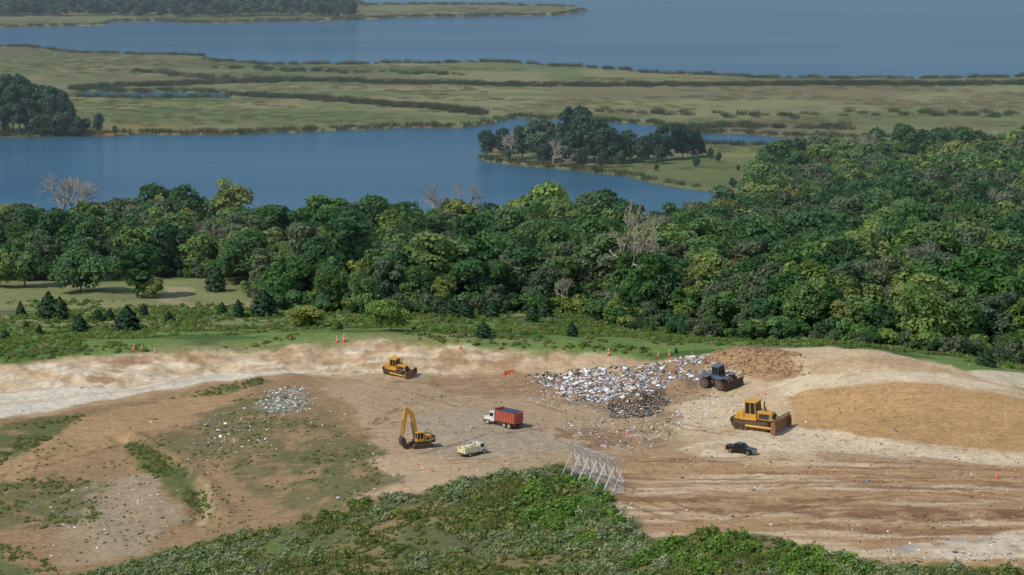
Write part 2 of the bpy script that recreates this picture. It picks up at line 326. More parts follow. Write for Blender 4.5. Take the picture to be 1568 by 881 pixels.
def mat_leaf(name,cols,trans=.25,val=1.):
    m,nt=newmat(name); oi=nt.nodes.new("ShaderNodeObjectInfo"); ac=attr(nt,"Col")
    r=nt.nodes.new("ShaderNodeValToRGB"); cr=r.color_ramp; 
    while len(cr.elements)<len(cols): cr.elements.new(.5)
    for i,(pos,c) in enumerate(cols):
        cr.elements[i].position=pos; cr.elements[i].color=tuple(lin(c)*val)+(1,)
    nt.links.new(oi.outputs["Random"],r.inputs[0])
    mx=nt.nodes.new("ShaderNodeVectorMath"); mx.operation='MULTIPLY'; nt.links.new(r.outputs[0],mx.inputs[0]); nt.links.new(ac,mx.inputs[1])
    s=nt.nodes.new("ShaderNodeBsdfPrincipled"); s.inputs["Roughness"].default_value=.6; s.inputs["Specular IOR Level"].default_value=.25
    t=nt.nodes.new("ShaderNodeBsdfTranslucent"); nt.links.new(mx.outputs[0],s.inputs["Base Color"]); nt.links.new(mx.outputs[0],t.inputs["Color"])
    ms=nt.nodes.new("ShaderNodeMixShader"); ms.inputs[0].default_value=trans; nt.links.new(s.outputs[0],ms.inputs[1]); nt.links.new(t.outputs[0],ms.inputs[2]); outp(nt,ms.outputs[0]); return m
def mat_plain(name,c,rough=.6,metal=0,var=.35,scale=3.,dirt=0):
    m,nt=newmat(name); g=nt.nodes.new("ShaderNodeTexCoord"); n1=noise(nt,scale,5,g.outputs["Object"])
    f=mathn(nt,'MULTIPLY_ADD',n1,var*2); f.node.inputs[2].default_value=1-var
    rgb=nt.nodes.new("ShaderNodeRGB"); rgb.outputs[0].default_value=tuple(lin(c))+(1,)
    cc=colscale(nt,rgb.outputs[0],f)
    if dirt>0:
        mx=nt.nodes.new("ShaderNodeMix"); mx.data_type='RGBA'; n2=noise(nt,scale*.7,5,g.outputs["Object"])
        nt.links.new(mathn(nt,'MULTIPLY',n2,dirt*1.6),mx.inputs[0]); nt.links.new(cc,mx.inputs[6]); mx.inputs[7].default_value=tuple(lin((150,118,84)))+(1,); cc=mx.outputs[2]
    s=nt.nodes.new("ShaderNodeBsdfPrincipled"); s.inputs["Roughness"].default_value=rough; s.inputs["Metallic"].default_value=metal
    nt.links.new(cc,s.inputs["Base Color"]); outp(nt,s.outputs[0]); return m
def mat_vcol(name,rough=.6):
    m,nt=newmat(name); ac=attr(nt,"Col"); g=nt.nodes.new("ShaderNodeNewGeometry")
    n1=noise(nt,4,3,g.outputs["Position"]); f=mathn(nt,'MULTIPLY_ADD',n1,.6); f.node.inputs[2].default_value=.7
    s=nt.nodes.new("ShaderNodeBsdfPrincipled"); s.inputs["Roughness"].default_value=rough
    nt.links.new(colscale(nt,ac,f),s.inputs["Base Color"]); outp(nt,s.outputs[0]); return m
M_G=mat_ground(); M_W=mat_water()
FC=[(0.,(44,72,42)),(.25,(56,86,42)),(.45,(72,96,50)),(.62,(50,80,50)),(.78,(80,102,62)),(.9,(92,112,58)),(.98,(108,114,68))]
M_LEAF=mat_leaf("broadleaf_foliage",FC,.38,1.65)
M_LEAFG=mat_leaf("greygreen_foliage",[(0,(78,94,70)),(.5,(92,100,72)),(1,(70,88,66))],.38,1.45)
M_LEAFB=mat_leaf("bright_foliage",[(0,(84,112,52)),(.5,(102,122,58)),(1,(124,130,66))],.35,1.3)
M_LEAFR=mat_leaf("autumn_foliage",[(0,(126,92,54)),(1,(116,100,60))],.3,1.2)
M_CON=mat_leaf("conifer_foliage",[(0,(34,62,38)),(1,(48,76,44))],.1)
M_FAR=mat_leaf("haze_tinted_foliage",[(0,(44,70,56)),(.6,(54,82,58)),(1,(74,94,66))],.3,1.3)  # distance haze painted in as a bluish tint of the far leaf greens
M_BARK=mat_plain("bark",(92,80,66),.9); M_DEAD=mat_plain("dead_wood",(160,148,130),.8)
M_REED=mat_leaf("reed_blades",[(0,(92,102,60)),(.5,(108,112,68)),(.8,(126,118,78)),(1,(122,106,74))],.3)
M_REEDD=mat_leaf("dark_reed_blades",[(0,(56,74,46)),(.6,(68,84,50)),(.85,(98,88,60)),(1,(116,96,66))],.3)
M_WEED=mat_leaf("weed_leaves",[(0,(84,98,50)),(.4,(96,112,54)),(.7,(112,116,66)),(1,(132,124,78))],.35,1.3)
M_WEEDP=mat_leaf("pale_weed_leaves",[(0,(112,128,86)),(.5,(128,138,100)),(1,(144,148,114))],.35,1.2)
M_WEEDG=mat_leaf("green_weed_leaves",[(0,(84,116,46)),(1,(108,134,58))],.35,1.25)
# ground
idx=np.arange(NX*NY).reshape(NY,NX)
fa=np.stack([idx[:-1,:-1],idx[:-1,1:],idx[1:,1:],idx[1:,:-1]],-1).reshape(-1,4)
ground=mesh_np("ground_terrain",np.stack([X,Y,Z],-1).reshape(-1,3),fa,[M_G],C.reshape(-1,3),smooth=True)
water=mesh_np("lake_water",[(-20000,1005,0),(20000,1005,0),(20000,45000,0),(-20000,45000,0)],[[0,1,2,3]],[M_W])
# ------------------------------------------------------------------ plants
def tubes(segs,sides=5):
    V=[];Fc=[]
    for (p,q,r1,r2) in segs:
        p=np.array(p,float);q=np.array(q,float); d=q-p; L=np.linalg.norm(d)+1e-9; d/=L
        a=np.cross(d,[0,0,1.]) if abs(d[2])<.9 else np.cross(d,[1.,0,0]); a/=np.linalg.norm(a); b=np.cross(d,a); o=len(V)
        for i in range(sides):
            t=2*math.pi*i/sides; V.append(p+(a*math.cos(t)+b*math.sin(t))*r1)
        for i in range(sides):
            t=2*math.pi*i/sides; V.append(q+(a*math.cos(t)+b*math.sin(t))*r2)
        for i in range(sides):
            j=(i+1)%sides; Fc.append((o+i,o+j,o+sides+j,o+sides+i))
    return V,Fc
def leafquads(P,Nn,size,rng,asp=1.):
    n0=len(P); Nn=Nn/np.linalg.norm(Nn,axis=1,keepdims=True)
    r=rng.normal(size=(n0,3)); a=np.cross(Nn,r); a/=np.linalg.norm(a,axis=1,keepdims=True)+1e-9; b=np.cross(Nn,a)
    s1=size[:,None]; s2=s1*asp
    v=np.stack([P-a*s1-b*s2*.3,P+a*s1*.2-b*s2,P+a*s1+b*s2*.3,P-a*s1*.2+b*s2],1).reshape(-1,3)
    f=np.arange(n0*4).reshape(-1,4); return v,f
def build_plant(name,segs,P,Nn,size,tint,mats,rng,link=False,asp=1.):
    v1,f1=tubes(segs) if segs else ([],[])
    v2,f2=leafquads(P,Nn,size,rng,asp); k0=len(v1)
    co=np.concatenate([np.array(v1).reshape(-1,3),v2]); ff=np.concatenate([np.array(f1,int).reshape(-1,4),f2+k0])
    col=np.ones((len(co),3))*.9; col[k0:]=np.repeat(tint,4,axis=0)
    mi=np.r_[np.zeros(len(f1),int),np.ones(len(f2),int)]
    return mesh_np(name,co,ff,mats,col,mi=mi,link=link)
def broadleaf(name,Ht,Wd,seed,mat=None,nl=18,per=300,leaf=.42,low=.2,shape=1.,link=False):
    rng=np.random.default_rng(seed); segs=[]; top=Ht*.62
    p=np.array([0,0,-.5]); r=Ht*.02
    for i in range(5):
        q=np.array([rng.normal()*.25*i/3,rng.normal()*.25*i/3,top*(i+1)/5]); segs.append((p,q,r,r*.78)); r*=.78; p=q
    Pl=[];Nl=[];Sl=[];Tl=[]
    zc=Ht*(low+(1-low)*.5); rz=Ht*(1-low)*.5; lean=rng.normal(size=2)*Wd*.05
    for l in range(nl):
        th=l*2.399+rng.normal()*.5; zz=-.9+1.8*(l+.5)/nl; rr=math.sqrt(max(0,1-abs(zz)**(2*shape)*.85))
        k2=rng.uniform(.35,.85)
        c=np.array([math.cos(th)*rr*Wd*.5*k2+lean[0]*zz,math.sin(th)*rr*Wd*.5*k2+lean[1]*zz,zc+zz*rz*.76+rng.normal()*Ht*.025]); R=Wd*rng.choice([.12,.16,.2,.25])*rng.uniform(.85,1.15)*(1.1-.2*abs(zz))
        segs.append((np.array([0,0,max(Ht*.2,c[2]-Ht*.22)]),c,Ht*.007,Ht*.003))
        m=int(per*(R/(Wd*.21))**1.7); d=rng.normal(size=(m,3)); d/=np.linalg.norm(d,axis=1,keepdims=True); d[:,2]=np.where(d[:,2]<-.35,-d[:,2],d[:,2])
        sub=rng.normal(size=(8,3)); sub/=np.linalg.norm(sub,axis=1,keepdims=True)
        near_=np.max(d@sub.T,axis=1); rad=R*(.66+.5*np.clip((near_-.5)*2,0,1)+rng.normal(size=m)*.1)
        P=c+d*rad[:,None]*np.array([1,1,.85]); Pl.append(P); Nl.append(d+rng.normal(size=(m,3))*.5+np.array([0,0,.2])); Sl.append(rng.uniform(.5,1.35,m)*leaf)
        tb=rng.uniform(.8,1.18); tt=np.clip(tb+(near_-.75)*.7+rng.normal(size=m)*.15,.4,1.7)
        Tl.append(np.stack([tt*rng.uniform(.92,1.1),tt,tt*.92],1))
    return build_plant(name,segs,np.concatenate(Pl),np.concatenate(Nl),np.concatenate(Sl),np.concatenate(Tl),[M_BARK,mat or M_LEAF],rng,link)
def conifer(name,Ht,Wd,seed,link=False,n0=1500,leaf=.16):
    rng=np.random.default_rng(seed); segs=[((0,0,-.3),(0,0,Ht*.9),Ht*.03,Ht*.005)]
    t=rng.random(n0)**.8; th=rng.random(n0)*6.283; lob=1+.22*np.sin(th*5+t*20)+.15*np.sin(th*3-t*33)
    r=(Wd/2)*(np.sin(np.clip((1-t)*1.9,0,1.57))**.9)*lob*rng.uniform(.7,1.05,n0)
    P=np.stack([np.cos(th)*r,np.sin(th)*r,Ht*(.06+.94*t)],1); Nn=np.stack([np.cos(th),np.sin(th),np.full(n0,.5)],1)+rng.normal(size=(n0,3))*.4
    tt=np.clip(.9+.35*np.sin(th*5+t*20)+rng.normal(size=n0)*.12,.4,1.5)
    return build_plant(name,segs,P,Nn,rng.uniform(.6,1.3,n0)*leaf*Ht/3,np.stack([tt,tt,tt*.9],1),[M_BARK,M_CON],rng,link)
def bare(name,Ht,seed,link=False,mat=None):
    rng=np.random.default_rng(seed); segs=[]
    def rec(p,d,L,r,dep):
        q=p+d*L; segs.append((p,q,r,r*.7))
        if dep==0: return
        for i in range(3 if dep>1 else 4):
            e=d+rng.normal(size=3)*.5; e[2]+=.15; e/=np.linalg.norm(e); rec(p+d*L*rng.uniform(.65,1),e,L*rng.uniform(.6,.85),r*.62,dep-1)
    rec(np.array([0,0,-.5]),np.array([.05,.02,1.]),Ht*.32,Ht*.026,5)
    v,f=tubes(segs,4); v=np.array(v); v*=Ht/v[:,2].max(); return mesh_np(name,v,f,[mat or M_DEAD],link=link)
def weed(name,Wd,Ht,seed,mat,n0=160,blade=False,leaf=.1):
    rng=np.random.default_rng(seed); th=rng.random(n0)*6.283; r=np.sqrt(rng.random(n0))*Wd/2; 
    if blade:
        h=Ht*rng.uniform(.5,1,n0); P=np.stack([np.cos(th)*r,np.sin(th)*r,h*.5],1); sz=rng.uniform(.05,.12,n0)*Ht*.5
        l=rng.normal(size=(n0,2))*.18*Ht; a=rng.random(n0)*6.28; w=np.stack([np.cos(a)*sz,np.sin(a)*sz,0*a],1)
        base=P.copy(); base[:,2]=-.1; tip=P.copy(); tip[:,2]=h; tip[:,:2]+=l
        v=np.stack([base-w,base+w,tip+w*.4,tip-w*.4],1).reshape(-1,3); f=np.arange(n0*4).reshape(-1,4)
        t=rng.uniform(.7,1.25,n0); col=np.repeat(np.stack([t,t,t*.9],1),4,axis=0); return mesh_np(name,v,f,[mat],col,link=False)
    ph=np.arccos(rng.random(n0)); d=np.stack([np.sin(ph)*np.cos(th),np.sin(ph)*np.sin(th),np.cos(ph)],1)
    bump=1+.3*np.sin(th*3+seed)*np.sin(ph*4)
    P=d*np.array([Wd/2,Wd/2,Ht])*(rng.uniform(.75,1.05,n0)*bump)[:,None]
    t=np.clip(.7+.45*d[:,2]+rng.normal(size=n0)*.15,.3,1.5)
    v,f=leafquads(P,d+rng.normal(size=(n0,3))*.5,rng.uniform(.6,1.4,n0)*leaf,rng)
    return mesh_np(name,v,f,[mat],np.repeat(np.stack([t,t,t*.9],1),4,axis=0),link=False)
def scatter(name,protos,pts,idxs,rots,scls):
    pc=bpy.data.collections.new(name+"_prototypes")
    for i,o in enumerate(protos): pc.objects.link(o)
    pts=np.asarray(pts,np.float32); me=bpy.data.meshes.new(name); me.vertices.add(len(pts)); me.vertices.foreach_set("co",pts.ravel())
    a=me.attributes.new("pidx",'INT','POINT'); a.data.foreach_set("value",np.asarray(idxs,np.int32))
    a=me.attributes.new("prot",'FLOAT_VECTOR','POINT'); rr=np.zeros((len(pts),3),np.float32); rr[:,2]=rots; a.data.foreach_set("vector",rr.ravel())
    a=me.attributes.new("pscl",'FLOAT_VECTOR','POINT'); a.data.foreach_set("vector",np.asarray(scls,np.float32).ravel())
    o=bpy.data.objects.new(name,me); COL.objects.link(o)
    ng=bpy.data.node_groups.new(name+"_gn",'GeometryNodeTree')
    ng.interface.new_socket("Geometry",in_out='INPUT',socket_type='NodeSocketGeometry'); ng.interface.new_socket("Geometry",in_out='OUTPUT',socket_type='NodeSocketGeometry')
    gi=ng.nodes.new("NodeGroupInput"); go=ng.nodes.new("NodeGroupOutput"); ip=ng.nodes.new("GeometryNodeInstanceOnPoints")
    ci=ng.nodes.new("GeometryNodeCollectionInfo"); ci.inputs["Collection"].default_value=pc; ci.inputs["Separate Children"].default_value=True; ci.inputs["Reset Children"].default_value=True
    def na(nm,dt):
        q=ng.nodes.new("GeometryNodeInputNamedAttribute"); q.data_type=dt; q.inputs["Name"].default_value=nm; return q.outputs["Attribute"]
    er=ng.nodes.new("FunctionNodeEulerToRotation"); L=ng.links.new
    L(gi.outputs[0],ip.inputs["Points"]); L(ci.outputs[0],ip.inputs["Instance"]); ip.inputs["Pick Instance"].default_value=True
    L(na("pidx",'INT'),ip.inputs["Instance Index"]); L(na("prot",'FLOAT_VECTOR'),er.inputs[0]); L(er.outputs[0],ip.inputs["Rotation"]); L(na("pscl",'FLOAT_VECTOR'),ip.inputs["Scale"])
    L(ip.outputs[0],go.inputs[0]); md_=o.modifiers.new("scatter",'NODES'); md_.node_group=ng; return o
protos=[]
for i in range(8):
    protos.append(broadleaf("a%02d_broadleaf_crown"%i,18,[12,14,10.5,15,12.5,9.5,14,12][i],100+i,[None,None,None,None,M_LEAFG,None,None,M_LEAFG][i],nl=[20,26,18,28,22,18,26,20][i],per=250,low=[.06,.1,.02,.12,.05,.0,.1,.05][i],shape=[1,1.3,.8,1.2,1,.7,1.1,.9][i]))
protos.append(bare("b08_bare_crown",17,5,mat=mat_plain("grey_branches",(140,130,118),.9)))
protos.append(broadleaf("b09_bright_crown",17,12,120,M_LEAFB,22,240,low=.05))
protos.append(broadleaf("b10_autumn_crown",14,9,121,M_LEAFR,16,200,low=.05))
def scat_region(poly,sp,xlim=None,jit=.5):
    xs_=[p[0] for p in poly]; ys_=[p[1] for p in poly]
    gx,gy=np.meshgrid(np.arange(min(xs_),max(xs_),sp),np.arange(min(ys_),max(ys_),sp)); gx=gx.ravel();gy=gy.ravel()
    gx=gx+RNG.uniform(-jit,jit,len(gx))*sp; gy=gy+RNG.uniform(-jit,jit,len(gy))*sp
    k=inpoly(gx,gy,poly)
    if xlim: k&=np.abs(gx)<gy*.19+xlim
    return gx[k],gy[k]
gx,gy=scat_region(FOR[0],7.8,25,.6); k=(gy<1360); gx,gy=gx[k],gy[k]
gz=np.where(gy<1045,hgt(gx,gy,False),1.0)
hs=.62+.62*fbm(gx*.035,gy*.035,3,201)+RNG.normal(size=len(gx))*.17; hs=np.clip(hs,.5,1.55)
edge=pdist(gx,gy,FOR[0]); front=(edge<9)&(gy<900); hs[front]*=RNG.uniform(.5,.95,front.sum())
r_=RNG.random(len(gx)); id_=RNG.integers(0,8,len(gx)); id_[r_>.82]=9; id_[r_>.97]=10; id_[r_>.99]=8; hs[id_==8]*=1.15
sc=np.stack([hs*RNG.uniform(.85,1.25,len(gx)),hs*RNG.uniform(.85,1.25,len(gx)),hs],1)
scatter("forest",protos,np.stack([gx,gy,gz-.3],1),id_,RNG.random(len(gx))*6.28,sc)
# forest edge understory bushes
def along(L,step,sx,sy,off=2):
    pts=[]
    for i in range(len(L)-1):
        a_,b_=np.array(L[i]),np.array(L[i+1]); L_=np.linalg.norm(b_[:2]-a_[:2])
        for k2 in range(int(L_/step)):
            t=RNG.random(); p=a_*(1-t)+b_*t; pts.append((p[0]+RNG.normal()*sx,p[1]+RNG.normal()*sy+off))
    return pts
fe=[G(u,v) for u,v in [(400,450),(430,472),(560,482),(760,480),(900,480),(960,502),(1080,514),(1180,520),(1300,526),(1430,542),(1568,558),(1750,582)]]
pts=np.array(along(fe,1.6,2,5)+along([G(u,v) for u,v in [(-120,430),(0,430),(200,427),(400,425)]],1.5,2,3,4))
ud=[broadleaf("a%02d_bush"%i,4.5,5.5,300+i,[M_LEAF,M_LEAFB,M_LEAFG][i],11,150,.26,low=-.05) for i in range(3)]
scatter("forest_edge_bushes",ud,np.c_[pts,hgt(pts[:,0],pts[:,1],False)-.3],RNG.choice(3,len(pts),p=[.5,.2,.3]),RNG.random(len(pts))*6.28,np.repeat(RNG.uniform(.45,1.5,(len(pts),1)),3,1))
# named trees
TM={}
def place(key,name,base,h,rot=None,w=1.):
    me,hh=TM[key]; o=bpy.data.objects.new(name,me); COL.objects.link(o); s_=h/hh
    o.location=base; o.scale=(s_*w,s_*w,s_); o.rotation_euler=(0,0,random.random()*6.28 if rot is None else rot); return o
for k2,(o,hh) in dict(oak=(protos[0],17.5),maple=(protos[3],17.5),tall=(protos[5],17.5),dead=(bare("dead_t",18,11),18),dead2=(bare("dead_u",18,23),18),
    bright=(broadleaf("bright_t",12,12,400,M_LEAFB,22,330,.34,low=.03),12),wide=(broadleaf("wide_t",11,15,401,M_LEAF,26,330,.34,low=.08),11),red=(protos[10],13.5),
    con0=(conifer("con0",4,3,501),4),con1=(conifer("con1",4,2.6,502),4),con2=(conifer("con2",4,3.4,503),4),
    sh0=(broadleaf("sh0",18,13,600,M_FAR,20,260,.42,low=.06),18),sh1=(broadleaf("sh1",18,12,601,M_FAR,18,260,.42,low=.02),18),sh2=(broadleaf("sh2",22,10,602,M_FAR,20,260,.42,low=.05),22)).items():
    TM[k2]=(o.data,hh)
def px(p): return F/p[1]
for key,nm,u,v,hp,w in [("oak","deciduous_tree",38,438,75,1),("wide","spreading_tree",124,448,62,1.1),("tall","deciduous_tree",210,456,86,1.5),("oak","deciduous_tree",232,458,38,1.1),
    ("con1","cedar_tree",330,446,42,1.),("bright","deciduous_tree",598,505,50,1.2),("maple","deciduous_tree",560,482,66,1.),("bright","deciduous_tree",470,500,36,1.6),("oak","deciduous_tree",0,440,60,1),
    ("red","autumn_tree",1200,502,72,1.1),("bright","deciduous_tree",1345,440,100,.8),("bright","deciduous_tree",900,430,80,.9),("bright","deciduous_tree",845,395,120,.8),("oak","deciduous_tree",500,470,80,.9),("oak","deciduous_tree",345,380,108,.9),("tall","deciduous_tree",720,455,130,1.),
    ("dead","dead_tree",968,480,184,.72),("dead2","dead_tree",105,400,140,.9),("dead2","dead_tree",1318,290,92,.8),("dead2","dead_tree",866,480,60,.7)]:
    p=G(u,v); place(key,nm,(p[0],p[1],p[2]-.2),hp/px(p),w=w)
for i,(u,v,hp) in enumerate([(195,508,40),(122,508,28),(75,490,44),(92,490,36),(32,486,24),(150,492,20),(168,490,18),(365,486,28),(405,484,40),(340,482,20),(876,516,24),(740,516,24),(742,482,20),(815,492,26),(690,486,30),(712,487,26),(755,488,30),(655,480,30),
    (835,487,36),(1262,520,34),(1510,562,28),(1185,520,32),(220,484,20),(945,494,18),(1230,520,24),(60,512,16),(8,520,16),(258,492,16),(1000,500,22),(40,505,14),(480,500,14),(1035,540,9),(985,537,8),(520,506,14)]):
    p=G(u,v); place("con%d"%(i%3),"evergreen_shrub",(p[0],p[1],p[2]-.15),hp/px(p),w=random.uniform(.85,1.25))
def shore(nm,L):
    for key,u,v,hp in L:
        p=W(u,v,.9); place(key,nm,(p[0],p[1],.6),hp*random.uniform(.88,1.08)/px(p),w=random.uniform(.8,1.1))
shore("shore_tree",[("sh1",745,240,50),("sh0",768,236,40),("sh1",800,243,58),("sh0",826,246,62),("sh2",852,248,78),("sh2",880,247,102),("sh0",895,250,94),("sh1",910,250,74),("sh0",928,252,62),("sh1",948,250,54),("sh0",965,246,46),("sh1",985,250,48),("sh2",1000,248,60),("sh0",1020,246,66),("sh1",1045,244,66),("sh0",1062,242,50),("sh1",1074,240,30),("sh0",865,252,46),("sh1",835,250,32),("sh0",780,246,28),("sh1",950,256,30),("sh0",920,257,28),("sh1",1010,252,34),("sh0",890,256,36),
  ("sh2",8,200,90),("sh2",20,203,112),("sh1",40,202,92),("sh0",58,203,70),("sh1",74,204,62),("sh0",90,204,70),("sh1",108,204,40),("sh0",82,206,66),("sh1",66,206,74),("sh2",30,206,84),("sh0",98,206,56),("sh1",116,207,34),("sh0",-20,203,80),("sh1",-45,203,80),("sh0",48,205,50),("sh1",150,204,34),("sh0",130,204,26),("sh1",-70,203,70),("sh0",5,205,60)])
for u,v,hp in [(784,246,50),(846,254,46)]:
    p=W(u,v,.9); place("dead","dead_tree",(p[0],p[1]-2,.6),hp/px(p),w=.9)
shore("shore_bush",[("sh1",1100,248,16),("sh0",1122,288,16),("sh1",1088,244,20),("sh0",1066,256,16),("sh1",1005,262,12),("sh0",176,206,14),("sh1",1130,262,12)])
fx=[];
for u in np.arange(-120,545,7.): 
    for v in (18,24,14): fx.append((u+RNG.normal()*4,v+RNG.normal()*1.2))
fp=np.array([W(u,v,1.) for u,v in fx]); keep=(RNG.random(len(fp))<.8); fp=fp[keep]; n1=len(fp)
hs=RNG.uniform(.4,.9,n1)
scatter("distant_tree_line",[broadleaf("a%02d_far"%i,18,13,700+i,M_FAR,14,160,.7,low=.0) for i in range(3)],fp,RNG.integers(0,3,n1),RNG.random(n1)*6.28,np.stack([hs*1.2,hs*1.2,hs],1))
# reeds
ra=[weed("a%02d_reed"%i,9,1.3,800+i,M_REED,110,True) for i in range(3)]; rb=[weed("b%02d_reed"%i,6,2.6,810+i,M_REEDD,80,True) for i in range(2)]
allp=W0([(-250,-10),(1850,-10),(1850,395),(-250,395)])
gx,gy=scat_region(allp,7,60,1.2); k=gy<2650; gx=gx[k];gy=gy[k]
m=landmask(gx,gy)&(~inpoly(gx,gy,FOR[0]))&(RNG.random(len(gx))<sst(.4,.6,fbm(gx*.012,gy*.02,4,301))); gx,gy=gx[m],gy[m]; rid=RNG.integers(0,3,len(gx)); rs=RNG.uniform(.6,1.1,len(gx))
hx,hy=scat_region(allp,5.,60); k=hy<2650; hx,hy=hx[k],hy[k]
m=landmask(hx,hy)&(~landmask(hx,hy-9)|~landmask(hx,hy+8))&(hy>1060)&~inpoly(hx,hy,FOR[0]); hx,hy=hx[m],hy[m]
lx=[];ly=[]
for L_,wd,dn in (([(110,139),(230,133),(350,128),(520,126),(700,131),(900,133),(1200,133),(1568,131),(1800,130)],4.5,.8),([(350,148),(440,152),(580,160),(690,170),(740,176)],4,.8),([(1050,205),(1100,196),(1300,200)],6,1.6),([(330,105),(500,112),(700,116)],5,3.),([(200,112),(330,122),(480,124)],5,3.),([(900,170),(1100,180),(1568,178)],8,4.)):
    P=W0(L_)
    for i in range(len(P)-1):
        a_,b_=P[i],P[i+1]; q=int(math.hypot(b_[0]-a_[0],b_[1]-a_[1])/dn)
        t=RNG.random(q); wob=16*(fbm((a_[0]+(b_[0]-a_[0])*t)*.012,t*0,3,9)-.5)
        lx.append(a_[0]+(b_[0]-a_[0])*t+RNG.normal(size=q)*3); ly.append(a_[1]+(b_[1]-a_[1])*t+RNG.normal(size=q)*wd+wob*2)
lx=np.concatenate(lx);ly=np.concatenate(ly); k=landmask(lx,ly); lx=lx[k];ly=ly[k]
ax=np.r_[gx,hx,lx]; ay=np.r_[gy,hy,ly]; ai=np.r_[rid,3+RNG.integers(0,2,len(hx)+len(lx))]; as_=np.r_[rs,RNG.uniform(.7,1.2,len(hx)),RNG.uniform(.8,1.3,len(lx))]
scatter("marsh_reeds",ra+rb,np.stack([ax,ay,np.full(len(ax),.7)],1),ai,RNG.random(len(ax))*6.28,np.repeat(as_[:,None],3,1))
# weeds
wp=[weed("a00_w",1.3,.55,900,M_WEED,120,leaf=.12),weed("a01_w",1.0,.8,901,M_WEED,60,True),weed("a02_w",1.5,.6,902,M_WEED,130,leaf=.12),weed("a03_pale",1.5,.75,903,M_WEEDP,200,leaf=.1),weed("a04_pale",1.2,.6,904,M_WEEDP,160,leaf=.1),weed("a05_green",1.4,.9,905,M_WEEDG,160,leaf=.13)]
px_,py_=scat_region(GP(FV),.95,10); k=(py_>490); px_,py_=px_[k],py_[k]
dens=fbm(px_*.1,py_*.1,3,221); kk2=RNG.random(len(px_))<sst(.2,.5,dens)*.85+.12
px_,py_,dens=px_[kk2],py_[kk2],dens[kk2]; wi=RNG.choice([0,1,2],len(px_))
pale=(fbm(px_*.07,py_*.07,4,231)>.5)&(RNG.random(len(px_))<.65); wi[pale]=RNG.choice([3,4],pale.sum())
def gmask(P,pr):
    return soft(px_,py_,GP(P),3)*sst(.35,.55,fbm(px_*.15,py_*.15,3,235))*pr>RNG.random(len(px_))
wi[gmask([(820,735),(900,730),(940,760),(955,805),(880,835),(820,800)],.8)]=5
wi[gmask([(1010,835),(1080,815),(1160,822),(1250,845),(1330,880),(1300,1000),(900,1000)],.6)]=5
ws=RNG.choice([.6,.9,1.2,1.9],len(px_),p=[.3,.35,.25,.1])*RNG.uniform(.8,1.2,len(px_))*(.75+.7*dens)
def sparse(poly,sp,prob,lo=.3,hi=.9,ids=(0,1,2)):
    a1,b1=scat_region(GP(poly),sp); k=(RNG.random(len(a1))<prob)&(fbm(a1*.12,b1*.12,3,241)+RNG.normal(size=len(a1))*.06>.47); a1,b1=a1[k],b1[k]; return a1,b1,RNG.choice(ids,len(a1)),RNG.uniform(lo,hi,len(a1))
sps=[sparse([(230,685),(300,640),(380,605),(450,600),(490,640),(560,680),(590,742),(480,800),(400,745),(330,705)],1.1,.5,.25,.7),sparse([(-60,740),(0,655),(135,635),(95,665),(30,698)],1.0,.8),
 sparse([(180,675),(225,682),(280,712),(318,755),(330,800),(290,775),(215,715)],.9,.8),sparse([(-60,760),(80,725),(170,745),(150,800),(60,810)],1.1,.6),sparse([(250,612),(330,592),(400,578),(420,584),(340,605)],1.,.6),sparse([(0,830),(60,850),(100,881),(0,930)],1.,.8),
 sparse([(0,670),(330,640),(500,790),(100,881),(0,881)],1.4,.45,.25,.6)]
mx_=RNG.uniform(-150,150,14000); my_=RNG.uniform(675,860,14000); k=(my_>np.interp(mx_,rx,ry)+2)&~inpoly(mx_,my_,FOR[0])&(fbm(mx_*.05,my_*.05,3,251)>.44); mx_,my_=mx_[k],my_[k]
AX=np.r_[px_,*[q[0] for q in sps],mx_]; AY=np.r_[py_,*[q[1] for q in sps],my_]; AI=np.r_[wi,*[q[2] for q in sps],RNG.choice([0,1,2,3,5],len(mx_),p=[.3,.2,.2,.05,.25])]; AS=np.r_[ws,*[q[3] for q in sps],RNG.uniform(.4,1.4,len(mx_))]
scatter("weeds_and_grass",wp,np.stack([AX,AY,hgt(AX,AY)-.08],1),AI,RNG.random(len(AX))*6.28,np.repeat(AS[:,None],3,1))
# ------------------------------------------------------------------ debris
M_V=mat_vcol("mixed_waste")
def debris(name,Xd,Yd,Zd,size,pal,rng,flat=.5,tilt=.4):
    n0=len(Xd); base=np.array([(-1,-1,-1),(1,-1,-1),(1,1,-1),(-1,1,-1),(-1,-1,1),(1,-1,1),(1,1,1),(-1,1,1)],float)
    v=base[None]*size[:,None,None]*np.stack([rng.uniform(.4,1.5,n0),rng.uniform(.3,1.,n0),rng.uniform(.08,flat,n0)],1)[:,None,:]
    v=v+rng.normal(size=v.shape)*size[:,None,None]*.25
    a=rng.random(n0)*6.28; t=rng.normal(size=n0)*tilt; ca,sa,ct,st=np.cos(a),np.sin(a),np.cos(t),np.sin(t)
    x,y,z=v[...,0],v[...,1],v[...,2]; y,z=y*ct[:,None]-z*st[:,None],y*st[:,None]+z*ct[:,None]; x,y=x*ca[:,None]-y*sa[:,None],x*sa[:,None]+y*ca[:,None]
    co=np.stack([x+Xd[:,None],y+Yd[:,None],z+Zd[:,None]],-1).reshape(-1,3)
    f=np.array([(0,3,2,1),(4,5,6,7),(0,1,5,4),(1,2,6,5),(2,3,7,6),(3,0,4,7)]); ff=(f[None]+8*np.arange(n0)[:,None,None]).reshape(-1,4)
    pc=np.array([lin(c) for c,_ in pal]); pr=np.array([w for _,w in pal]); pr=pr/pr.sum(); ci=rng.choice(len(pal),n0,p=pr); cc=pc[ci]*rng.uniform(.7,1.12,(n0,1))
    return mesh_np(name,co,ff,[M_V],np.repeat(cc,8,axis=0))
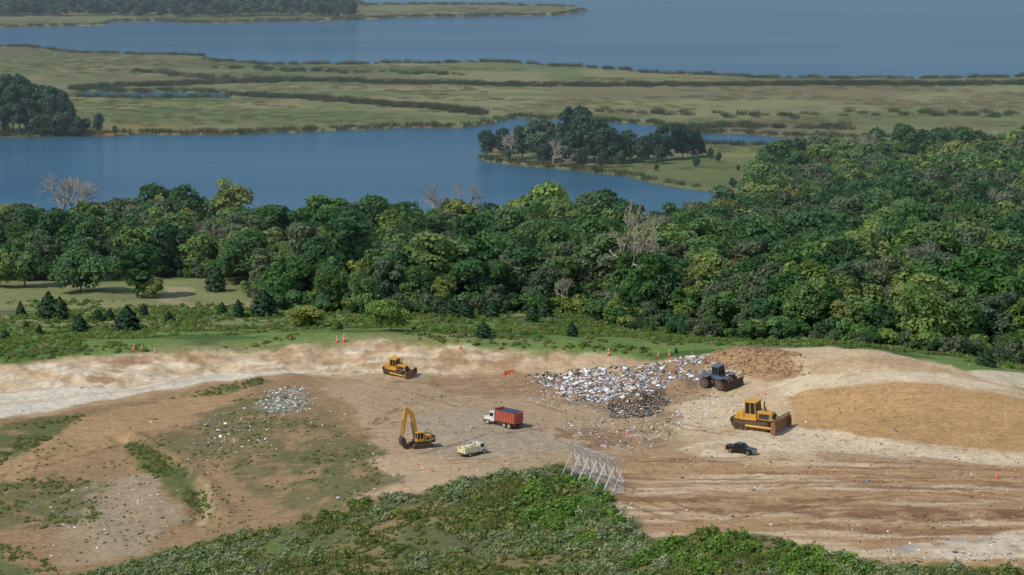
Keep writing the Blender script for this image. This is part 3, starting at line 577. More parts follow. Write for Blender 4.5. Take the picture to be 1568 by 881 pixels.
PAL=[((236,234,230),7.5),((200,198,198),4.5),((70,66,64),2.4),((160,134,104),4.5),((122,100,80),3),((176,84,78),.8),((96,120,160),.9),((206,182,140),2),((150,148,146),2.4),((110,136,118),.4),((214,170,172),.8)]
PALD=[((118,104,88),4),((162,148,128),3),((82,70,60),3),((214,210,204),1.4),((150,116,84),3),((106,108,112),1)]
def fill(poly,n0):
    P=GP(poly); xs_=[p[0] for p in P]; ys_=[p[1] for p in P]; a1=RNG.uniform(min(xs_),max(xs_),n0*5); b1=RNG.uniform(min(ys_),max(ys_),n0*5)
    k=inpoly(a1+(fbm(a1*.3,b1*.3,2,3)-.5)*6,b1+(fbm(a1*.3,b1*.3,2,7)-.5)*6,P); return a1[k][:n0],b1[k][:n0]
a1,b1=fill([(800,577),(870,567),(940,563),(1000,558),(1085,547),(1104,560),(1080,577),(1030,584),(1005,592),(960,611),(870,613),(845,594)],10500)
k=(fbm(a1*.22,b1*.3,3,331)+RNG.normal(size=len(a1))*.07)>.39; a1,b1=a1[k],b1[k]
debris("waste_pile",a1,b1,hgt(a1,b1)+RNG.uniform(-.05,.2,len(a1)),RNG.uniform(.08,.3,len(a1))*RNG.choice([1,1,1,1,2.],len(a1)),PAL,RNG)
a1,b1=fill([(925,618),(960,598),(1005,594),(1022,612),(1018,628),(985,640),(930,636)],2600)
debris("rubble_pile",a1,b1,hgt(a1,b1)+RNG.uniform(-.05,.3,len(a1)),RNG.uniform(.1,.36,len(a1)),PALD,RNG,.4)
lit=[fill([(860,640),(1010,630),(1040,660),(1000,690),(880,680)],550),fill([(790,570),(1110,560),(1100,620),(1040,660),(820,620)],800),fill([(385,620),(430,592),(470,590),(485,610),(470,630),(420,640)],700),fill([(290,640),(420,640),(430,690),(310,700)],280),
  fill([(20,740),(330,700),(330,800),(60,860)],300),fill([(450,640),(800,620),(850,740),(450,780)],180),fill([(850,680),(1560,700),(1560,870),(950,800)],300),fill([(930,770),(975,770),(985,820),(950,825)],90),fill([(0,560),(600,540),(600,640),(0,660)],80),fill([(1000,600),(1560,560),(1560,700),(1000,720)],180),fill([(1230,845),(1568,840),(1568,870),(1300,875)],200)]
a1=np.concatenate([l[0] for l in lit]); b1=np.concatenate([l[1] for l in lit])
debris("scattered_litter",a1,b1,hgt(a1,b1)+.03,RNG.uniform(.06,.22,len(a1))*RNG.choice([1,1,1,1.7],len(a1)),[((236,236,234),6),((196,200,206),2.5),((100,90,80),2.5),((130,100,72),3),((96,126,166),.5)],RNG,.3)
a1,b1=fill([(500,560),(1100,540),(1240,560),(1560,700),(1560,870),(950,800),(500,700)],4500)
k=fbm(a1*.1,b1*.1,3,261)>.48; a1,b1=a1[k],b1[k]
debris("soil_clods",a1,b1,hgt(a1,b1)+.02,RNG.uniform(.05,.22,len(a1)),[((146,114,76),3),((176,146,104),3),((110,84,58),1)],RNG,.9)
a1,b1=fill([(1085,555),(1110,532),(1180,532),(1235,550),(1230,578),(1130,572)],900)
debris("soil_mound_clods",a1,b1,hgt(a1,b1)+.02,RNG.uniform(.08,.3,len(a1)),[((150,116,76),3),((176,142,98),2),((120,90,58),2)],RNG,.9)
# ------------------------------------------------------------------ vehicle kit
YEL=mat_plain("machine_yellow_paint",(206,152,44),.5,0,.2,1.5,.25); DKG=mat_plain("dark_steel",(44,44,46),.55,.3,.3,2,.2); TRK=mat_plain("track_steel",(70,60,52),.7,.4,.4,3,.45)
GLS=mat_plain("tinted_glass",(26,34,42),.08,0,.1); RST=mat_plain("worn_blade_steel",(140,92,58),.6,.2,.35,1.5,.35); RUB=mat_plain("tyre_rubber",(32,31,30),.85,0,.2,2,.25)
WHT=mat_plain("white_paint",(214,212,204),.45,0,.1,1.5,.15); RED=mat_plain("faded_red_paint",(168,70,54),.55,0,.25,1.2,.25); BLU=mat_plain("blue_tarp",(58,68,92),.7,0,.2); BLK=mat_plain("black_car_paint",(16,18,22),.18,0,.1,1,.03)
CHR=mat_plain("chrome",(170,172,175),.25,.9,.1); STL=mat_plain("galvanised_steel",(196,198,198),.45,.3,.15); GRY=mat_plain("grey_machine_paint",(78,92,108),.5,0,.2,1.5,.15); ORG=mat_plain("safety_orange",(232,84,26),.5,0,.08); LMP=mat_plain("lamp_lens",(220,210,190),.2); TAIL=mat_plain("tail_lamp",(160,20,16),.3); CRM=mat_plain("cream_paint",(222,208,160),.5,0,.12,1.5,.15); TIM=mat_plain("stake_wood",(220,210,190),.8)
def root(name,u,v,heading,sc=1.,dz=0.,pitch=0):
    p=G(u,v); o=bpy.data.objects.new(name,None); COL.objects.link(o)
    h=math.radians(heading); c,s_=math.cos(h),math.sin(h); e=2.*sc; l=1.3*sc
    z0=float(hgt(p[0],p[1])); zf=float(hgt(p[0]+c*e,p[1]+s_*e)); zb=float(hgt(p[0]-c*e,p[1]-s_*e)); zl=float(hgt(p[0]-s_*l,p[1]+c*l)); zr=float(hgt(p[0]+s_*l,p[1]-c*l))
    fx_=Vector((c*2*e,s_*2*e,zf-zb)).normalized(); ly_=Vector((-s_*2*l,c*2*l,zl-zr)).normalized(); up=fx_.cross(ly_).normalized(); ly_=up.cross(fx_)
    M=Matrix((fx_,ly_,up)).transposed().to_4x4(); o.matrix_world=Matrix.Translation((p[0],p[1],(z0+zf+zb+zl+zr)/5+dz))@M@Matrix.Scale(sc,4); return o
def mk(par,name,v,f,mat,bev=0,rot=None,loc=None,smooth=False):
    me=bpy.data.meshes.new(name); me.from_pydata([tuple(q) for q in v],[],f); me.materials.append(mat); me.update()
    if smooth:
        for q in me.polygons: q.use_smooth=len(q.vertices)==4
    o=bpy.data.objects.new(name,me); COL.objects.link(o); o.parent=par
    if rot: o.rotation_euler=rot
    if loc: o.location=loc
    if bev>0:
        b=o.modifiers.new("bevel",'BEVEL'); b.width=bev; b.segments=2; b.limit_method='ANGLE'
    return o
def box(par,name,c,s_,mat,bev=.03,rot=None):
    x,y,z=[q/2 for q in s_]; v=[(-x,-y,-z),(x,-y,-z),(x,y,-z),(-x,y,-z),(-x,-y,z),(x,-y,z),(x,y,z),(-x,y,z)]
    return mk(par,name,v,[(0,3,2,1),(4,5,6,7),(0,1,5,4),(1,2,6,5),(2,3,7,6),(3,0,4,7)],mat,bev,rot,c)
def prism(par,name,prof,y0,y1,mat,bev=.03):
    n0=len(prof); v=[(a,y0,b) for a,b in prof]+[(a,y1,b) for a,b in prof]
    f=[tuple(range(n0)),tuple(range(2*n0-1,n0-1,-1))]+[(i,i+n0,(i+1)%n0+n0,(i+1)%n0) for i in range(n0)]
    return mk(par,name,v,f,mat,bev)
def cylY(par,name,c,r,w,mat,n0=20,r2=None):
    v=[];r2=r2 or r
    for s_,rr in ((-w/2,r),(w/2,r2)):
        for i in range(n0): t=2*math.pi*i/n0; v.append((c[0]+math.cos(t)*rr,c[1]+s_,c[2]+math.sin(t)*rr))
    f=[tuple(range(n0)),tuple(range(2*n0-1,n0-1,-1))]+[(i,i+n0,(i+1)%n0+n0,(i+1)%n0) for i in range(n0)]
    return mk(par,name,v,f,mat,.02,smooth=True)
def tube(par,name,L,r,mat,sides=8):
    v,f=tubes([(a,b,r,r) for a,b in L],sides); return mk(par,name,v,[tuple(q) for q in f],mat,smooth=True)
def wheel(par,name,c,r,w,rim=CHR):
    cylY(par,name+"_tyre",c,r,w,RUB,22); s_=1 if c[1]>0 else -1
    cylY(par,name+"_rim",(c[0],c[1]+s_*(w/2),c[2]),r*.52,.06,rim,14); cylY(par,name+"_hub",(c[0],c[1]+s_*(w/2+.05),c[2]),r*.2,.08,DKG,10)
def track(par,name,y,x0,x1,h,w,mat=TRK):
    r=h/2; prof=[]
    for i in range(9): t=-math.pi/2+math.pi*i/8; prof.append((x1+math.cos(t)*r*.95,r+math.sin(t)*r))
    for i in range(9): t=math.pi/2+math.pi*i/8; prof.append((x0+math.cos(t)*r*.95,r+math.sin(t)*r))
    prism(par,name+"_belt",prof,y-w/2,y+w/2,mat,.02)
    v=[];f=[];P=[]; q=len(prof)
    for i in range(q):
        a=prof[i];b=prof[(i+1)%q]; L=math.hypot(b[0]-a[0],b[1]-a[1]); k3=max(1,int(L/.22))
        for j in range(k3): t=(j+.5)/k3; P.append((a[0]+(b[0]-a[0])*t,a[1]+(b[1]-a[1])*t,math.atan2(b[1]-a[1],b[0]-a[0])))
    for X_,Z_,an in P:
        o=len(v); ca,sa=math.cos(an),math.sin(an)
        for dy in (-w/2-.03,w/2+.03):
            for dx,dz in ((-.04,-.03),(.04,-.03),(.04,.07),(-.04,.07)): dz=-dz; v.append((X_+dx*ca-dz*sa,y+dy,Z_+dx*sa+dz*ca))
        f+=[(o,o+1,o+2,o+3),(o+4,o+7,o+6,o+5)]+[(o+i,o+4+i,o+4+(i+1)%4,o+(i+1)%4) for i in range(4)]
    mk(par,name+"_grousers",v,f,mat)
    s_=1 if y>0 else -1
    for i,xx in enumerate(np.linspace(x0,x1,6)): cylY(par,name+"_roller_%d"%i,(xx,y+s_*(w/2+.03),r*.5 if 0<i<5 else r),r*.32 if 0<i<5 else r*.62,.08,DKG,12)
    box(par,name+"_frame",((x0+x1)/2,y+s_*(w/2+.02),r*1.05),(x1-x0-.3,.06,r*.5),DKG,.01)
def cab(par,x0,x1,yw,z0,z1,mat,glass=GLS,slope=.12):
    prism(par,"cab_glass",[(x0+.06,z0),(x1-.04,z0),(x1-.06-slope,z1),(x0+.1,z1)],-yw+.05,yw-.05,glass,.01)
    L=[]
    for y in (-yw+.05,yw-.05):
        L+=[((x0+.05,y,z0),(x0+.1,y,z1)),((x1-.03,y,z0),(x1-.05-slope,y,z1)),(((x0+x1)/2,y,z0),((x0+x1)/2,y,z1))]
    tube(par,"cab_posts",L,.07,mat,4)
    box(par,"cab_lower",((x0+x1)/2,0,z0-.0),(x1-x0,2*yw,.5),mat,.03)
    box(par,"cab_roof",((x0+x1)/2-slope/2,0,z1+.08),(x1-x0+.2,2*yw+.16,.16),mat,.05)
    for y in (-yw*.7,yw*.7): box(par,"roof_lamp",(x1-slope+.1,y,z1+.02),(.1,.2,.14),LMP,.01)
def bulldozer(u,v,hd,sc=1.,bw=3.8,bh=1.35,body=YEL,blade=RST,cabm=YEL,rack=False,name="bulldozer"):
    r=root(name,u,v,hd,sc)
    for y,nm in ((1.0,"left_track"),(-1.0,"right_track")): track(r,nm,y,-1.7,1.6,1.05,.62)
    box(r,"belly_frame",(0,0,.8),(3.4,1.3,.6),DKG)
    prism(r,"engine_hood",[(.25,1.05),(2.15,1.0),(2.2,1.75),(2.05,1.98),(.25,2.08)],-.55,.55,body,.05)
    box(r,"radiator_grille",(2.2,0,1.4),(.08,.9,.75),DKG,.01)
    for y in (-.56,.56): box(r,"hood_vent",(1.2,y,1.5),(1.2,.03,.55),DKG,.01)
    for y in (-1.,1.): box(r,"fender",(-.4,y,1.2),(2.0,.6,.14),body,.04)
    cab(r,-1.05,.35,.78,1.45,2.95,cabm); tube(r,"exhaust_stack",[((.9,.25,2.),(.9,.25,3.0)),((1.3,-.2,2.),(1.3,-.2,2.5))],.08,DKG)
    prism(r,"fuel_tank",[(-2.1,1.0),(-1.1,1.0),(-1.1,2.0),(-1.9,1.9),(-2.1,1.6)],-.85,.85,body,.06)
    tube(r,"push_arms",[((-.6,1.45,.55),(2.75,1.45,.45)),((-.6,-1.45,.55),(2.75,-1.45,.45))],.14,body); tube(r,"lift_cylinders",[((1.9,.62,1.7),(2.8,.8,.8)),((1.9,-.62,1.7),(2.8,-.8,.8))],.08,CHR)
    prof=[(3.05,.02),(2.86,.25*bh),(2.84,.55*bh),(2.98,.85*bh),(3.15,bh),(3.05,bh+.03),(2.86,.88*bh),(2.72,.55*bh),(2.74,.22*bh),(2.95,0)]
    prism(r,"blade",prof,-bw/2,bw/2,blade,.01)
    for y in (-bw/2,bw/2): prism(r,"blade_end_plate",[(2.7,0),(3.25,0),(3.3,.6*bh),(3.2,bh),(2.75,bh)],y-.03,y+.03,blade,0)
    if rack: tube(r,"blade_trash_rack",[((3.1,y,bh),(3.1,y,bh+.35)) for y in np.linspace(-bw/2+.1,bw/2-.1,14)]+[((3.1,-bw/2+.1,bh+.35),(3.1,bw/2-.1,bh+.35))],.05,blade,5)
    box(r,"ripper_beam",(-2.6,0,.9),(.3,1.8,.35),DKG); tube(r,"ripper_links",[((-2.0,.5,1.3),(-2.6,.5,.9)),((-2.0,-.5,1.3),(-2.6,-.5,.9)),((-2.0,.5,.8),(-2.6,.5,.8)),((-2.0,-.5,.8),(-2.6,-.5,.8))],.09,body)
    for y in (-.6,0,.6): prism(r,"ripper_shank",[(-2.75,1.2),(-2.5,1.2),(-2.55,.3),(-2.4,.1),(-2.7,.25)],y-.06,y+.06,DKG,0)
    return r
bulldozer(608,573,-32,1.3,3.6,1.2)
bulldozer(1158,656,-30,2.0,4.2,1.35,rack=True)
def compactor(u,v,hd,sc=1.):
    r=root("landfill_compactor",u,v,hd,sc)
    for i,(x,y) in enumerate(((1.7,1.25),(1.7,-1.25),(-1.5,1.25),(-1.5,-1.25))):
        cylY(r,"drum_wheel_%d"%i,(x,y,.9),.78,1.0,TRK,24); cylY(r,"wheel_hub_%d"%i,(x,y+(.5 if y>0 else -.5),.9),.4,.1,GRY,14)
        v_=[];f_=[]
        for a in range(14):
            for b in range(4):
                t=2*math.pi*(a+.5*(b%2))/14; yy=y-.38+b*.25; o=len(v_)
                for rr,hw in ((.76,.09),(.93,.06)):
                    for dy,dt in ((-hw,-hw),(hw,-hw),(hw,hw),(-hw,hw)): v_.append((x+math.cos(t+dt/rr)*rr,yy+dy,.9+math.sin(t+dt/rr)*rr))
                f_+=[(o+4,o+5,o+6,o+7)]+[(o+i2,o+(i2+1)%4,o+4+(i2+1)%4,o+4+i2) for i2 in range(4)]
        mk(r,"wheel_teeth_%d"%i,v_,f_,TRK)
    prism(r,"engine_housing",[(-2.9,1.1),(-.5,1.1),(-.5,2.3),(-2.6,2.15),(-2.9,1.8)],-.75,.75,GRY,.06)
    box(r,"rear_grille",(-2.92,0,1.5),(.06,1.1,.6),DKG,.01); prism(r,"front_frame",[(-.3,.9),(2.3,.8),(2.3,1.5),(1.0,1.75),(-.3,1.6)],-.6,.6,GRY,.05)
    for y in (-1.25,1.25):
        box(r,"front_fender",(1.6,y,1.98),(1.9,1.1,.08),GRY,.02); box(r,"rear_fender",(-1.6,y,1.98),(1.9,1.1,.08),GRY,.02)
    cab(r,-.4,1.0,.8,1.9,3.4,GRY); tube(r,"exhaust_stack",[((-1.4,.4,2.2),(-1.4,.4,3.1))],.09,DKG); tube(r,"handrails",[((-.5,.8,2.3),(-2.6,.8,2.9)),((-.5,-.8,2.3),(-2.6,-.8,2.9)),((-2.6,.8,2.1),(-2.6,.8,2.9)),((-2.6,-.8,2.1),(-2.6,-.8,2.9))],.03,YEL)
    tube(r,"push_arms",[((1.0,.5,.9),(3.1,1.0,.6)),((1.0,-.5,.9),(3.1,-1.0,.6)),((2.2,.3,1.4),(3.1,.4,1.1)),((2.2,-.3,1.4),(3.1,-.4,1.1))],.13,GRY)
    prof=[(3.45,.02),(3.25,.35),(3.22,.8),(3.35,1.25),(3.5,1.5),(3.4,1.5),(3.2,1.25),(3.1,.8),(3.12,.35),(3.35,0)]
    prism(r,"blade",prof,-2.2,2.2,DKG,.01); box(r,"cutting_edge",(3.43,0,.12),(.08,4.5,.24),RST,.01)
    tube(r,"blade_rack",[((3.45,y,1.5),(3.45,y,1.95)) for y in np.linspace(-2.1,2.1,13)]+[((3.45,-2.1,1.95),(3.45,2.1,1.95))],.05,DKG,5); return r
compactor(1101,592,-48,1.5)
def ringz(r,z0,z1,n0=20):
    v=[(math.cos(6.2832*i/n0)*r,math.sin(6.2832*i/n0)*r,z) for z in (z0,z1) for i in range(n0)]
    return v,[tuple(range(n0-1,-1,-1)),tuple(range(n0,2*n0))]+[(i,(i+1)%n0,(i+1)%n0+n0,i+n0) for i in range(n0)]
def Empty_(par,loc):
    o=bpy.data.objects.new("operator_cab",None); COL.objects.link(o); o.parent=par; o.location=loc; return o
def excavator(u,v,hd,sc=1.):
    r=root("excavator",u,v,hd,sc)
    for y,nm in ((1.15,"left_track"),(-1.15,"right_track")): track(r,nm,y,-1.6,1.6,.95,.6)
    box(r,"undercarriage",(0,0,.6),(2.2,1.9,.4),DKG); mk(r,"slew_ring",*ringz(.7,.8,1.1),DKG)
    prism(r,"house_deck",[(-2.2,1.1),(1.4,1.1),(1.4,1.4),(-2.2,1.4)],-1.3,1.3,DKG,.03)
    prism(r,"counterweight",[(-2.5,1.15),(-1.7,1.15),(-1.7,2.55),(-2.3,2.5),(-2.55,2.1)],-1.35,1.35,DKG,.1)
    prism(r,"engine_cover",[(-1.7,1.4),(.3,1.4),(.3,2.3),(-1.6,2.6)],-1.3,.35,YEL,.06); prism(r,"side_panel",[(-1.7,1.4),(-.2,1.4),(-.3,2.4),(-1.6,2.6)],.36,1.3,YEL,.06)
    box(r,"side_vent",(-1.0,1.31,1.95),(.9,.03,.5),DKG,.01); q=Empty_(r,(.5,.85,0)); cab(q,-.6,.85,.48,1.65,3.05,YEL); tube(r,"exhaust_stack",[((-1.2,-.5,2.4),(-1.2,-.5,3.05))],.08,DKG)
    def seg(nm,P,w,m): prism(r,nm,P,-w-.15,w-.15,m,.02)
    seg("boom",[(.6,1.5),(1.1,1.4),(1.7,4.4),(2.2,6.3),(3.3,7.7),(3.1,8.05),(1.65,7.0),(1.0,4.8)],.3,YEL)
    seg("stick",[(3.0,8.1),(3.4,7.9),(3.75,5.4),(3.8,2.5),(3.5,2.45),(3.05,5.4),(2.65,7.5)],.25,YEL)
    tube(r,"boom_cylinders",[((1.2,.2,1.5),(1.9,.2,4.9)),((1.2,-.5,1.5),(1.9,-.5,4.9))],.1,CHR); tube(r,"stick_cylinder",[((1.7,-.15,6.9),(2.85,-.15,7.9))],.1,CHR); tube(r,"bucket_cylinder",[((3.85,-.15,5.6),(4.1,-.15,2.7)),((4.1,-.15,2.7),(3.7,-.15,1.8))],.08,CHR)
    prism(r,"bucket",[(3.9,2.5),(4.2,1.8),(4.05,.8),(3.5,.25),(2.7,.35),(2.5,.6),(3.1,1.2),(3.4,2.0)],-.85,.6,DKG,.03)
    for y in (-.7,-.35,0,.35): prism(r,"bucket_tooth",[(2.7,.35),(2.3,.5),(2.6,.6)],y-.06,y+.06,CHR,0)
    for sy in (1,-1):
        tc=bpy.data.curves.new("side_lettering",'FONT'); tc.body="CAT"; tc.size=.72; tc.extrude=.01; tc.align_x='CENTER'; to=bpy.data.objects.new("side_lettering",tc); COL.objects.link(to); to.parent=r; tc.materials.append(WHT)
        to.location=(-1.95,sy*1.4,1.6); to.rotation_euler=(math.pi/2,0,math.pi if sy>0 else 0)
    return r
excavator(644,684,205,1.12)
def dumptruck(u,v,hd,sc=1.):
    r=root("dump_truck",u,v,hd,sc)
    for y in (-.42,.42): box(r,"chassis_rail",(0,y,.95),(7.8,.14,.26),DKG,.01)
    for x in (3.0,-1.4,-2.7):
        for y in (-1.03,1.03): wheel(r,"wheel",(x,y,.52),.52,.42 if x<0 else .32,WHT)
    prism(r,"hood",[(2.7,.75),(4.1,.7),(4.15,1.45),(2.7,1.75)],-.85,.85,WHT,.08); box(r,"grille",(4.16,0,1.05),(.05,1.1,.6),CHR,.01); box(r,"front_bumper",(4.25,0,.55),(.2,2.3,.32),CHR,.03)
    for x in (3.0,):
        for y in (-1.,1.): prism(r,"front_fender",[(x-.75,.75),(x-.55,1.15),(x+.5,1.15),(x+.75,.75),(x+.5,1.0),(x-.5,1.0)],y-.2,y+.2,WHT,.02)
    prism(r,"cab_body",[(1.3,.8),(2.75,.8),(2.75,1.75),(2.45,2.75),(1.3,2.8)],-1.1,1.1,WHT,.06)
    for y in (-1.11,1.11): prism(r,"door_window",[(1.55,1.75),(2.55,1.75),(2.35,2.45),(1.55,2.45)],y-.01,y+.01,GLS,0)
    mk(r,"windscreen",[(2.765,-.95,1.8),(2.765,.95,1.8),(2.5,.9,2.6),(2.5,-.9,2.6)],[(0,1,2,3)],GLS)
    tube(r,"exhaust_stack",[((1.15,.9,.9),(1.15,.9,3.2))],.08,CHR); tube(r,"mirrors",[((2.5,-1.1,2.2),(2.6,-1.4,2.2)),((2.5,1.1,2.2),(2.6,1.4,2.2))],.04,DKG); box(r,"fuel_tank",(1.9,-1.0,.8),(1.1,.4,.5),CHR,.1)
    x0,x1,yw,z0,z1=-4.1,1.0,1.22,1.15,3.25
    box(r,"body_floor",((x0+x1)/2,0,z0),(x1-x0,2*yw,.12),RED,.01)
    for y in (-yw,yw):
        box(r,"body_side",((x0+x1)/2,y,(z0+z1)/2),(x1-x0,.08,z1-z0),RED,.01)
        for x in np.linspace(x0+.1,x1-.1,8): box(r,"side_rib",(x,y*1.05,(z0+z1)/2),(.1,.1,z1-z0-.02),RED,.01)
        box(r,"top_rail",((x0+x1)/2,y*1.03,z1+.05),(x1-x0+.1,.16,.14),BLU,.02)
    box(r,"body_front",(x1,0,(z0+z1)/2+.1),(.08,2*yw,z1-z0+.2),RED,.01); box(r,"tailgate",(x0-.06,0,(z0+z1)/2-.05),(.1,2*yw-.04,z1-z0-.1),RED,.01)
    for y in (-.8,0,.8): box(r,"tailgate_rib",(x0-.14,y,(z0+z1)/2),(.08,.12,z1-z0-.2),RED,.01)
    box(r,"cab_protector",(x1+.5,0,z1+.12),(1.1,2.3,.07),RED,.02)
    prism(r,"load_cover",[(x0+.1,z1-.3),(x0+1.2,z1-.05),(x1-1.,z1),(x1-.1,z1-.2)],-yw+.08,yw-.08,BLU,.05)
    box(r,"rear_bumper",(-4.1,0,.75),(.12,2.2,.2),DKG,.01)
    for y in (-.95,.95): box(r,"tail_lamp",(-4.18,y,.78),(.05,.22,.14),TAIL,.01); box(r,"mud_flap",(-3.4,y,.5),(.03,.5,.6),DKG,.0)
    return r
dumptruck(770,652,137,1.14)
def pickup(u,v,hd,sc=1.,mat=BLK,name="pickup_truck"):
    r=root(name,u,v,hd,sc)
    prof=[(2.85,.42),(2.9,.8),(2.78,1.08),(1.2,1.2),(-2.85,1.2),(-2.9,.5)]+[(-2.3,.42)]+[(-1.8+.47*math.cos(t),.45+.47*math.sin(t)) for t in np.linspace(math.pi,0,9)]+[(1.4,.38)]+[(1.9+.47*math.cos(t),.45+.47*math.sin(t)) for t in np.linspace(math.pi,0,9)]
    prism(r,"body_shell",prof,-.98,.98,mat,.05)
    prism(r,"cabin",[(1.15,1.18),(.35,1.9),(-1.0,1.94),(-1.3,1.18)],-.84,.84,mat,.08)
    for y in (-.85,.85):
        prism(r,"front_side_window",[(.95,1.24),(.35,1.76),(-.15,1.78),(-.15,1.24)],y-.012,y+.012,GLS,0); prism(r,"rear_side_window",[(-.25,1.24),(-.25,1.78),(-.92,1.8),(-1.1,1.24)],y-.012,y+.012,GLS,0)
    mk(r,"windscreen",[(1.12,-.75,1.24),(1.12,.75,1.24),(.42,.7,1.87),(.42,-.7,1.87)],[(0,1,2,3)],GLS); mk(r,"rear_window",[(-1.3,-.7,1.3),(-1.3,.7,1.3),(-1.08,.66,1.82),(-1.08,-.66,1.82)],[(0,3,2,1)],GLS)
    box(r,"bed_liner",(-2.1,0,1.2),(1.35,1.6,.02),DKG,0); 
    for y in (-.9,.9): box(r,"bed_rail",(-2.1,y,1.25),(1.5,.14,.12),mat,.02)
    box(r,"tailgate",(-2.86,0,1.0),(.1,1.7,.62),mat,.02); box(r,"front_grille",(2.9,0,.85),(.04,1.2,.35),CHR,.01); box(r,"front_bumper",(2.97,0,.5),(.14,1.9,.22),CHR,.03); box(r,"rear_bumper",(-2.97,0,.5),(.14,1.8,.2),CHR,.03)
    for y in (-.8,.8): box(r,"headlamp",(2.87,y,.9),(.06,.3,.2),LMP,.01); box(r,"tail_lamp",(-2.9,y*1.1,.95),(.05,.14,.35),TAIL,.01); box(r,"door_mirror",(.85,y*1.33,1.3),(.12,.2,.16),mat,.02)
    for x in (1.9,-1.8):
        for y in (-.86,.86): wheel(r,"wheel",(x,y,.41),.41,.28)
    return r
pickup(1135,694,-34,1.12)
def servicetruck(u,v,hd,sc=1.):
    r=root("service_truck",u,v,hd,sc)
    for x in (1.9,-1.6):
        for y in (-.92,.92): wheel(r,"wheel",(x,y,.45),.45,.32,WHT)
    box(r,"chassis",(0,0,.6),(5.2,1.2,.25),DKG,.02); prism(r,"cab_body",[(.9,.55),(2.85,.55),(2.9,1.1),(2.2,1.35),(1.75,2.15),(.9,2.2)],-.98,.98,WHT,.07)
    for y in (-.99,.99): prism(r,"door_window",[(1.1,1.4),(2.0,1.4),(1.7,2.0),(1.1,2.02)],y-.01,y+.01,GLS,0)
    mk(r,"windscreen",[(2.24,-.85,1.38),(2.24,.85,1.38),(1.82,.8,2.1),(1.82,-.8,2.1)],[(0,1,2,3)],GLS)
    for y in (-.85,.85): box(r,"tool_locker",(-1.05,y,1.2),(3.5,.42,1.1),CRM,.04)
    for y in (-1.07,1.07):
        for x in (-2.4,-1.6,-.3,.4): box(r,"locker_door",(x,y,1.18),(.62,.02,.75),WHT,.01)
    box(r,"bed_floor",(-1.05,0,.85),(3.5,1.3,.1),DKG,.01); box(r,"fuel_tank",(-.6,0,1.45),(1.5,1.1,1.0),WHT,.1); box(r,"compressor",(-2.1,0,1.4),(.9,1.0,.9),CRM,.06); box(r,"rear_door",(-2.83,0,1.1),(.06,1.3,.7),CRM,.02)
    tube(r,"crane",[((.5,.6,1.5),(.5,.6,2.9)),((.5,.6,2.9),(-1.6,.5,3.1))],.1,WHT); tube(r,"beacon_mast",[((1.0,-.7,1.9),(1.0,-.7,3.7))],.05,YEL); box(r,"beacon",(1.0,-.7,3.75),(.2,.2,.16),ORG,.02)
    tube(r,"rails",[((-2.75,y,1.9),(.6,y,2.2)) for y in (-.95,.95)]+[((x,y,1.65),(x,y,2.15)) for x in (-2.7,-1,.5) for y in (-.95,.95)],.04,YEL); box(r,"rear_bumper",(-2.9,0,.6),(.15,1.9,.25),DKG,.02)
    box(r,"front_bumper",(2.95,0,.6),(.15,1.9,.22),CHR,.02); return r
servicetruck(724,695,42,1.15)
# portable litter fence
pa,pb=np.array(G(880,727)),np.array(G(958,757)); nU=6; d=(pb-pa)/nU
ex=Vector((d[0],d[1],0)).normalized(); ey=Vector((-ex.y,ex.x,0))
if ey.x>0: ey=-ey
fr=bpy.data.objects.new("portable_litter_fence",None); COL.objects.link(fr)
for i in range(nU):
    o_=Vector(pa+d*i); L=[];w_=np.linalg.norm(d[:2])*.93
    def Q(a,b,c): q=o_+ex*a; q=q+ey*b; return (q.x,q.y,float(hgt(q.x,q.y))+c) if c<.2 else (q.x,q.y,float(hgt(o_.x,o_.y))+c)
    prof=[(0,0.1),(0.2,2.4),(.4,4.8),(.8,6.2),(1.6,7.1),(2.6,7.3)]
    for a in (0,w_):
        L+=[(Q(a,*prof[j]),Q(a,*prof[j+1])) for j in range(5)]; L+=[(Q(a,3.4,.1),Q(a,.55,5.2)),(Q(a,0,.1),Q(a,3.4,.1)),(Q(a,2.3,2.4),Q(a,.2,2.4)),(Q(a,3.4,.1),Q(a,.2,2.4)),(Q(a,.4,4.8),Q(a,2.6,7.3))]
    for b,c in ((0,.1),(.2,2.4),(.4,4.8),(.8,6.2),(2.6,7.3),(3.4,.1)): L.append((Q(0,b,c),Q(w_,b,c)))
    L+=[(Q(0,0,.1),Q(w_,.2,2.4)),(Q(w_,.2,2.4),Q(0,.4,4.8)),(Q(w_/2,0,.1),Q(w_/2,.4,4.8)),(Q(w_/2,.4,4.8),Q(w_/2,.8,6.2))]
    v,f=tubes([(a,b,.06,.06) for a,b in L],6); mk(fr,"frame_%d"%i,v,[tuple(q) for q in f],STL,smooth=True)
    L2=[]
    for a in np.linspace(0,w_,9): L2+=[(Q(a,*prof[j]),Q(a,*prof[j+1])) for j in range(5)]
    for t in np.linspace(0,1,11):
        jj=min(4,int(t*5)); tt=t*5-jj; b=prof[jj][0]*(1-tt)+prof[jj+1][0]*tt; c_=prof[jj][1]*(1-tt)+prof[jj+1][1]*tt; L2.append((Q(0,b,max(.21,c_)),Q(w_,b,max(.21,c_))))
    v,f=tubes([(a,b,.012,.012) for a,b in L2],3); mk(fr,"netting_%d"%i,v,[tuple(q) for q in f],STL)
